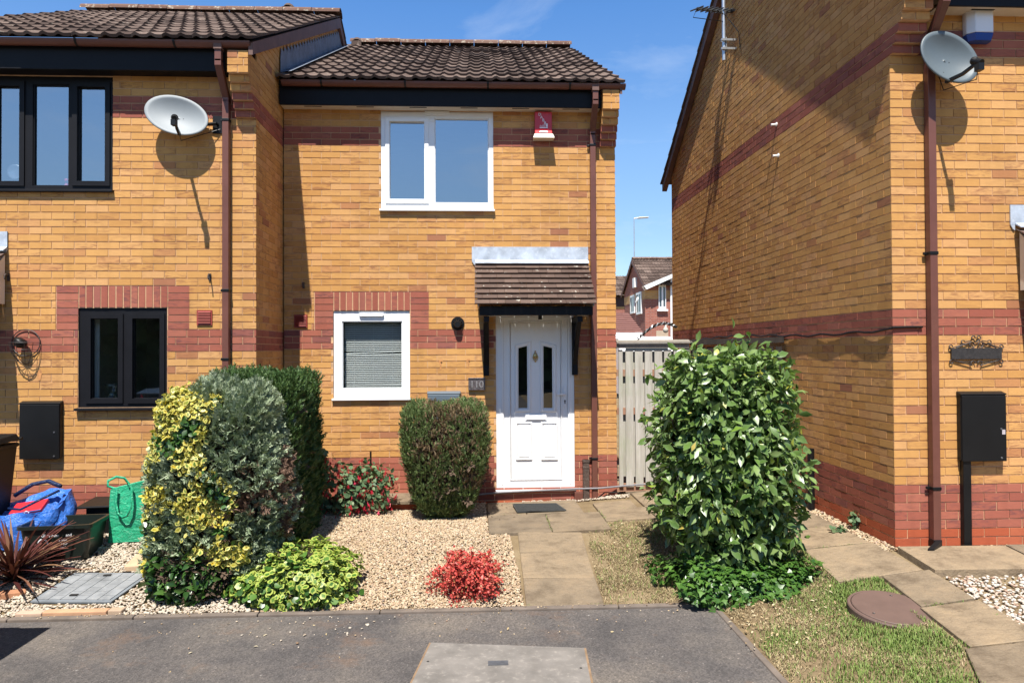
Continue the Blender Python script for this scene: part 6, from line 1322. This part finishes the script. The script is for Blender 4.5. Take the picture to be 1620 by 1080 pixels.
strap([(xl, yf_ + .01, zb + .50), (xl - .004, yf_ - .01, zb + .38), (xl + .02, yf_ - .02, zb + .28), (xl + .06, yf_ - .02, zb + .24), (xl + .10, yf_ - .02, zb + .255), (xr_ - .01, yf_ - .015, zb + .32), (xr_, yf_ - .01, zb + .42), (xr_ - .01, yf_ + .01, zb + .51), (xr_ - .05, yf_ + .03, zb + .535)], .012, GRN)
strap([(xl - .02, g0[1] + .04, zb + .47), (xl - .10, g0[1] + .03, zb + .475), (xl - .155, g0[1] + .02, zb + .50), (xl - .15, g0[1] + .02, zb + .55), (xl - .08, g0[1] + .03, zb + .585), (xl - .01, g0[1] + .04, zb + .57), (xl + .03, g0[1] + .05, zb + .51)], .012, GRN)
# things on the window sills of the left house
GLV = glass_mat('clear_glassware', 1.6, (.86, .90, .92)); vx, vz = hy(176, 630, Y2 + .17)
mb = MB(); mb.lathe([(.0, .0), (.075, .0), (.088, .04), (.082, .085), (.045, .125), (.038, .16), (.05, .20), (.085, .245), (.081, .245), (.046, .20), (.034, .16), (.041, .125), (.078, .085), (.083, .04), (0, .008)], Matrix.Translation((vx, Y2 + .2, llw[2] - .015)), 28); tag(mb.build('vase', GLV, smooth=True), 'clear waisted glass vase inside the black ground floor window', 'vase')
mb = MB(); mb.box(llw[0] + .05, llw[1] - .05, Y2 + .15, Y2 + .34, llw[2] - .03, llw[2] - .018); mb.build('sill_board', WHITE, w4)
mb = MB(); x, z = hy(222, 622, Y2 + .2); mb.lathe([(0, 0), (.035, 0), (.04, .03), (.022, .07), (.026, .09), (.0, .15)], Matrix.Translation((x, Y2 + .22, llw[2] - .017)), 14); tag(mb.build('figurine', plain('red_glaze', (.30, .02, .02), .3, .2, 30), smooth=True), 'small red figurine inside the black ground floor window', 'ornament')
x, z = hy(23, 272, Y2 + .12); mb = MB(); mb.lathe([(.060, 0), (.074, .004), (.078, .010), (.074, .012), (.058, .006), (.0, .004)], front(x, Y2 + .13, z + .0), 28); tag(mb.build('plate', METAL, smooth=True), 'round silver plate standing in the upstairs black window', 'plate')
x, z = hy(104.5, 287, Y2 + .1); mb = MB(); zz = luw[2] + .03; mb.lathe([(0, 0), (.026, 0), (.026, .035), (.02, .05), (.012, .055), (.012, .07), (.02, .075), (.018, .105), (0, .11)], Matrix.Translation((x, Y2 + .11, zz)), 14); tag(mb.build('bottle', plain('pink_plastic', (.65, .04, .18), .3, .3, 40), smooth=True), 'small pink topped bottle standing in the upstairs black window', 'bottle')

# ================================================================== houses beyond the gate
RB2 = plain('far_red_brick', (.27, .085, .058), .9, .18, 30, bumpd=.002); YB2 = plain('far_yellow_brick', (.46, .27, .09), .9, .15, 30)
def brickpat(name, a, b, mo):
    mt, t, p = nodes(name); p.inputs['Roughness'].default_value = .9; bt = N(t, 'ShaderNodeTexBrick', i_Scale=1.0, i_Mortar_Size=.006, i_Brick_Width=.225, i_Row_Height=.075, i_Color1=(*a, 1), i_Color2=(*b, 1), i_Mortar=(*mo, 1))
    tcn = t.nodes.new('ShaderNodeTexCoord').outputs['Object']; sp = t.nodes.new('ShaderNodeSeparateXYZ'); t.links.new(tcn, sp.inputs[0]); ad = N(t, 'ShaderNodeMath', operation='ADD'); t.links.new(sp.outputs[0], ad.inputs[0]); t.links.new(sp.outputs[1], ad.inputs[1]); cb = t.nodes.new('ShaderNodeCombineXYZ'); t.links.new(ad.outputs[0], cb.inputs[0]); t.links.new(sp.outputs[2], cb.inputs[1]); t.links.new(cb.outputs[0], bt.inputs['Vector']); t.links.new(bt.outputs['Color'], p.inputs['Base Color']); return mt
RBP = brickpat('far_red_brickwork', (.24, .07, .05), (.32, .105, .07), (.30, .23, .19)); YBP = brickpat('far_yellow_brickwork', (.42, .22, .07), (.52, .31, .11), (.36, .29, .2))
ya, yr_, yb_ = 33.0, 35.4, 37.8; xg = X_(1021, 480, ya); ze_ = Z_(1021, 452, ya); zr_ = Z_(1005, 410, yr_)
fh = thing('brick_house', 'distant red brick house with a yellow band seen above the timber gate', 'house', (xg + 3, ya, -.5), 'houses beyond the gate')
mb = MB(); mb.add([(xg, ya, -.5), (xg, ya, ze_), (xg, yr_, zr_ - .05), (xg, yb_, ze_), (xg, yb_, -.5)], [(0, 1, 2, 3, 4)], 0); mb.quad((xg, ya, -.5), (xg + 7, ya, -.5), (xg + 7, ya, ze_), (xg, ya, ze_), 0); mb.quad((xg + 7, ya, -.5), (xg + 7, yb_, -.5), (xg + 7, yb_, ze_), (xg + 7, ya, ze_), 0)
zb1, zb2 = Z_(1021, 473, ya), Z_(1021, 459, ya); mb.box(xg - .012, xg + 7, ya - .012, ya + .0, zb1, zb2, 1); mb.box(xg - .012, xg, ya, yb_, zb1, zb2, 1); mb.box(xg - .03, xg + .25, ya - .05, ya + .0, -.5, zb1 - .02, 0); mb.build('wall', [RBP, YBP], fh)
mb = MB(); tile_slope(mb, xg - .12, xg + 7, ya - .35, ze_, yr_, zr_, 9, .33, .03, 6); tile_slope(mb, xg - .12, xg + 7, yb_ + .35, ze_, yr_, zr_, 9, .33, .03, 6); ro = mb.build('roof', TILE, fh); mb = MB(); ridge_tiles(mb, xg - .1, xg + 7, yr_, zr_ + .04); mb.build('ridge_tiles', RIDGE, ro)
mb = MB(); 
for yy in (ya - .36, yb_ + .36): mb.prism([(xg - .13, yy, ze_ - .05), (xg - .13, yr_, zr_ - .04), (xg - .13, yr_, zr_ - .22), (xg - .13, yy, ze_ - .2)], (.03, 0, 0))
mb.build('bargeboard', BARGE, fh)
mb = MB(); a, b = hy(1019, 452, ya - .5), hy(1072, 430, ya - .5); dz = .17; mb.prism([(a[0], ya - .5, a[1]), (b[0], ya - .5, b[1]), (b[0], ya - .5, b[1] - dz), (a[0] + .12, ya - .5, a[1] - dz)], (0, .5, 0)); mb.build('white_verge', UPVC, fh)
def farwin(parent, P, nrm_off, fm):
    o = MB(); c = sum((Vector(p) for p in P), Vector()) / 4; n = Vector(nrm_off); In = [c + (Vector(p) - c) * .80 for p in P]; Q = [Vector(p) for p in P]
    o.add(Q + [q + n for q in Q] + [q + n for q in In], [(4 + i, 4 + (i + 1) % 4, 8 + (i + 1) % 4, 8 + i) for i in range(4)] + [(i, (i + 1) % 4, 4 + (i + 1) % 4, 4 + i) for i in range(4)])
    m1, m2 = (In[0] + In[1]) / 2, (In[3] + In[2]) / 2; e = (In[1] - In[0]).normalized() * .04; o.add([m1 - e + n, m1 + e + n, m2 + e + n, m2 - e + n], [(0, 1, 2, 3)])
    w_ = o.build('window', fm, parent); g_ = MB(); g_.add([q + n * .5 for q in In], [(0, 1, 2, 3)]); g_.build('pane', plain('far_glass', (.05, .07, .09), .06, .1, 2, spec=.8), w_); return w_
for (l, r, t, b) in ((998.5, 1005, 466, 495), (1008, 1016, 461, 496)):
    y0_, _ = hx(r, 480, xg); y1__, _ = hx(l, 480, xg); zt = Z_(r, t, y0_); zb = Z_(r, b, y0_); farwin(fh, [(xg - .002, y1__, zb), (xg - .002, y0_, zb), (xg - .002, y0_, zt), (xg - .002, y1__, zt)], (-.06, 0, 0), UPVC)
l, r, t, b = 1041.5, 1053, 450, 489; q = rect_px(l, t, r, b, ya); farwin(fh, [(q[0], ya - .02, q[2]), (q[1], ya - .02, q[2]), (q[1], ya - .02, q[3]), (q[0], ya - .02, q[3])], (0, -.06, 0), UPVC)
mb = MB(); mb.box(q[0] - .08, q[1] + .08, ya - .14, ya - .01, q[2] - .10, q[2] - .005); mb.build('sill', UPVC, fh)
mb = MB(); x = X_(1062, 480, ya - .1); mb.tube([(x, ya - .1, -.5), (x, ya - .1, Z_(1061, 440, ya))], .05, 8); mb.build('downpipe', UPVC, fh)
y0_, z0_ = hx(1006.5, 448, xg); mb = MB(); mb.box(xg - .15, xg - .002, y0_ - .22, y0_ + .2, z0_ - .22, z0_ + .26); mb.build('alarm_cover', WHITE, fh); 
mb = MB(); y0_, z0_ = hx(1019, 475, xg); mb.lathe([(0, 0), (.14, .03), (.16, .08), (.02, .10)], Matrix.Translation((xg - .3, ya + .2, z0_)) @ Matrix.Rotation(R(-70), 4, 'Y'), 12); mb.build('floodlight', WHITE, fh)
q = rect_px(1038, 523, 1057, 545, ya); mb = MB(); mb.box(q[0], q[1], ya - .03, ya - .005, q[2] - .6, q[3]); mb.build('garage_door', plain('beige_door', (.42, .33, .24), .7, .08, 5), fh)
q = rect_px(1026, 532, 1056, 545, 24.0); va = thing('parked_van', 'white van roof just showing above the timber gate', 'van', (q[0] + .5, 24, -.3))
mb = MB(); x0v, x1v = q[0] - 1.0, q[1] + .25; zt = q[3]; yv0, yv1 = 24.0, 28.4
prof = [(yv0, .25), (yv0 - .02, 1.0), (yv0 + .12, zt - .12), (yv0 + .3, zt), (yv1 - 1.6, zt), (yv1 - .9, 1.25), (yv1 - .05, .95), (yv1, .25)]
rings_ = []
for u in (0, .06, .94, 1):
    inx = 0 if u in (.06, .94) else .0; rings_.append([(x0v + (x1v - x0v) * u, y, z - (.06 if u in (0, 1) and z > 1.3 else 0)) for y, z in prof])
pts_mesh(mb, rings_); mb.add(rings_[0], [tuple(range(8))]); mb.add(rings_[-1], [tuple(range(8))[::-1]]); mb.build('body', WHITE, va, bevel=.03)
mb = MB(); mb.quad((x0v + .2, yv0 + .045, 1.15), (x1v - .2, yv0 + .045, 1.15), (x1v - .22, yv0 + .085, zt - .25), (x0v + .22, yv0 + .085, zt - .25)); mb.build('rear_window', plain('van_glass', (.02, .025, .03), .08, .1, 3), va)
for x in (x0v + .05, x1v - .05):
    for y in (yv0 + .8, yv1 - .8): mb = MB(); mb.tube([(x - .1, y, .0), (x + .1, y, .0)], .32, 20); mb.build('wheel', BLACKP, va)
# house farther back and the low garage roof
f2 = thing('brick_house', 'distant house with a dark tiled roof beside the middle house corner', 'house', (9, 46, -.5), 'houses beyond the gate')
ya2, yr2 = 44.0, 48.0; xa2, xb2 = X_(940, 480, ya2), X_(1000, 480, ya2) + .8; ze2, zr2 = Z_(985, 468, ya2), Z_(985, 437, yr2)
mb = MB(); mb.box(xa2, xb2, ya2, yr2 + 4, -.5, ze2 - .05, 0); zz1, zz2 = Z_(985, 483, ya2), Z_(985, 484.5, ya2); mb.box(xa2 - .01, xb2 + .01, ya2 - .02, ya2, zz2, ze2 - .03, 1); mb.box(xa2 - .01, xb2 + .01, ya2 - .03, ya2, zz2 - .15, zz2 - .01, 2); mb.build('wall', [RBP, plain('dark_cladding', (.07, .04, .035), .8, .15, 3), YBP], f2)
mb = MB(); tile_slope(mb, xa2 - .2, xb2 + .2, ya2 - .4, ze2, yr2, zr2, 9, .4, .035, 6); tile_slope(mb, xa2 - .2, xb2 + .2, yr2 + 4.4, ze2, yr2, zr2, 9, .4, .035, 6); mb.build('roof', TILE, f2)
gg_ = thing('garage', 'low garage with a plain reddish brown roof beyond the gate', 'garage', (6, 26, -.5)); yg0, yg1 = 25.0, 27.5; xa3, xb3 = X_(930, 520, yg0), X_(1017, 520, yg0); ze3, zr3 = Z_(990, 526, yg0), Z_(985, 495, yg1)
mb = MB(); mb.box(xa3, xb3 - .2, yg0 + .2, yg1 + 2.5, -.5, ze3, 0); mb.build('wall', RBP, gg_)
mb = MB(); PT2 = plain('garage_tiles', (.17, .075, .06), .85, .12, 14)
tile_slope(mb, xa3, xb3, yg0, ze3, yg1, zr3, 10, .3, .012, 4); tile_slope(mb, xa3, xb3, yg1 + 2.7, ze3, yg1, zr3, 10, .3, .012, 4); mb.build('roof', PT2, gg_)
mb = MB(); mb.box(xa3, xb3, yg0 - .03, yg0 + .03, ze3 - .2, ze3 - .0); mb.build('fascia', UPVC, gg_)
# street lamp
xl_, zl_ = hy(1003, 345, 42.0); lpst = thing('street_lamp', 'tall thin street lamp rising above the distant house roofs', 'street lamp', (xl_, 42, -.5))
mb = MB(); mb.tube([(xl_, 42, -.5), (xl_, 42, zl_ - 3), (xl_, 42, zl_)], [.06, .038, .028], 10); mb.tube([(xl_, 42, zl_ - .03), (xl_ + .3, 42, zl_ + .02)], .035, 8); mb.build('column', METAL, lpst)
x2 = X_(1026, 344, 42); mb = MB(); mb.prism([(xl_ + .25, 41.85, zl_ - .03), (x2, 41.85, zl_ + .02), (x2, 41.85, zl_ + .07), (xl_ + .25, 41.85, zl_ + .06)], (0, .3, 0)); mb.build('lantern', plain('lamp_grey', (.55, .56, .56), .4, .1, 4), lpst, bevel=.02)

# ================================================================== what stands behind the viewer: a parked estate car just outside the left edge, an unseen row of foliage added to darken window reflections
ct_ = thing('parked_car', 'dark grey estate car parked tail first beside the left edge, its shadow on the tarmac', 'car', (-4.1, 2.4, -.215)); zc = -.215
CARP = plain('grey_car_paint', (.06, .065, .07), .25, .05, 2, metal=.4); xr0, xl0 = -3.24, -5.0; yb0, yn0 = 4.73, .30
side = [(yb0 - .12, .28), (yb0 - .02, .55), (yb0 - .06, .92), (yb0 - .10, 1.30), (yb0 - .16, 1.41), (yb0 - .5, 1.46), (2.4, 1.45), (1.85, 1.38), (1.15, .96), (.55, .84), (yn0, .62), (yn0 + .02, .28)]
rings_ = []
for u in (0, .04, .09, .91, .96, 1):
    rings_.append([(xr0 + (xl0 - xr0) * u + (0.0 if z < 1.0 else (.05 if u > .5 else -.05) * (0 if u in (.09, .91) else 1) * (z - 1) * 1.0), y, zc + (z if not (u in (0, 1)) else z - (.03 if z > 1.3 else 0))) for y, z in side])
mb = MB(); pts_mesh(mb, rings_); mb.add(rings_[0], [tuple(range(12))]); mb.add(rings_[-1], [tuple(range(12))[::-1]]); mb.build('body', CARP, ct_, bevel=.02)
CG = plain('car_glass', (.012, .014, .016), .05, .1, 2, spec=.8)
for x in (xr0 + .012, xl0 - .012):
    s = 1 if x > -4 else -1; mb = MB()
    for P in ([(yb0 - .3, .98), (yb0 - .34, 1.33), (3.3, 1.37), (3.3, .98)], [(3.24, .98), (3.24, 1.37), (2.35, 1.36), (2.35, .97)], [(2.29, .97), (2.29, 1.36), (1.95, 1.32), (1.45, .97)]): mb.add([(x - (.0 if z < 1 else .028 * s), y, zc + z) for y, z in P], [(0, 1, 2, 3)])
    mb.build('side_glass', CG, ct_)
mb = MB(); mb.quad((xr0 - .2, yb0 - .045, zc + .98), (xl0 + .2, yb0 - .045, zc + .98), (xl0 + .24, yb0 - .085, zc + 1.30), (xr0 - .24, yb0 - .085, zc + 1.30)); mb.build('rear_window', CG, ct_)
mb = MB(); mb.quad((xr0 - .15, 1.80, zc + 1.375), (xl0 + .15, 1.80, zc + 1.375), (xl0 + .1, 1.18, zc + 1.0), (xr0 - .1, 1.18, zc + 1.0)); mb.build('windscreen', CG, ct_)
for x in (xr0 - .09, xl0 + .09):
    for y in (yb0 - .85, yn0 + .85):
        mb = MB(); mb.tube([(x - .1, y, zc + .31), (x + .1, y, zc + .31)], .31, 24); wh = mb.build('wheel', plain('tyre', (.02, .02, .02), .8, .1, 9), ct_, bevel=.02); mb = MB(); mb.tube([(x - .108, y, zc + .31), (x + .108, y, zc + .31)], .19, 20); mb.build('rim', METAL, wh)
for x in (xr0 - .16, xl0 + .16): mb = MB(); mb.box(x - .09, x + .09, yb0 - .06, yb0 - .01, zc + .72, zc + .92); mb.build('tail_light', RED, ct_, bevel=.01)
P = []; D = []
for k in range(30):
    p, d = hull(1500, (-24 + 3.3 * (k % 16) + rng.uniform(-.8, .8), -19 - 2.5 * (k // 16) + rng.uniform(-1., 1.), 2.2 + rng.uniform(-.4, .6)), (2.2, 1.6, 2.9 + rng.uniform(-.4, .7)), 2.4, .12, .8, (.6, 1.05), k * 1.7); P.append(p); D.append(d)
kind(cloud('added_trees', np.vstack(P), np.vstack(D), T_ROUND, .62, [HEDGE], None, .7), 'stuff')  # unseen foliage mass, added so the lower panes reflect something dark
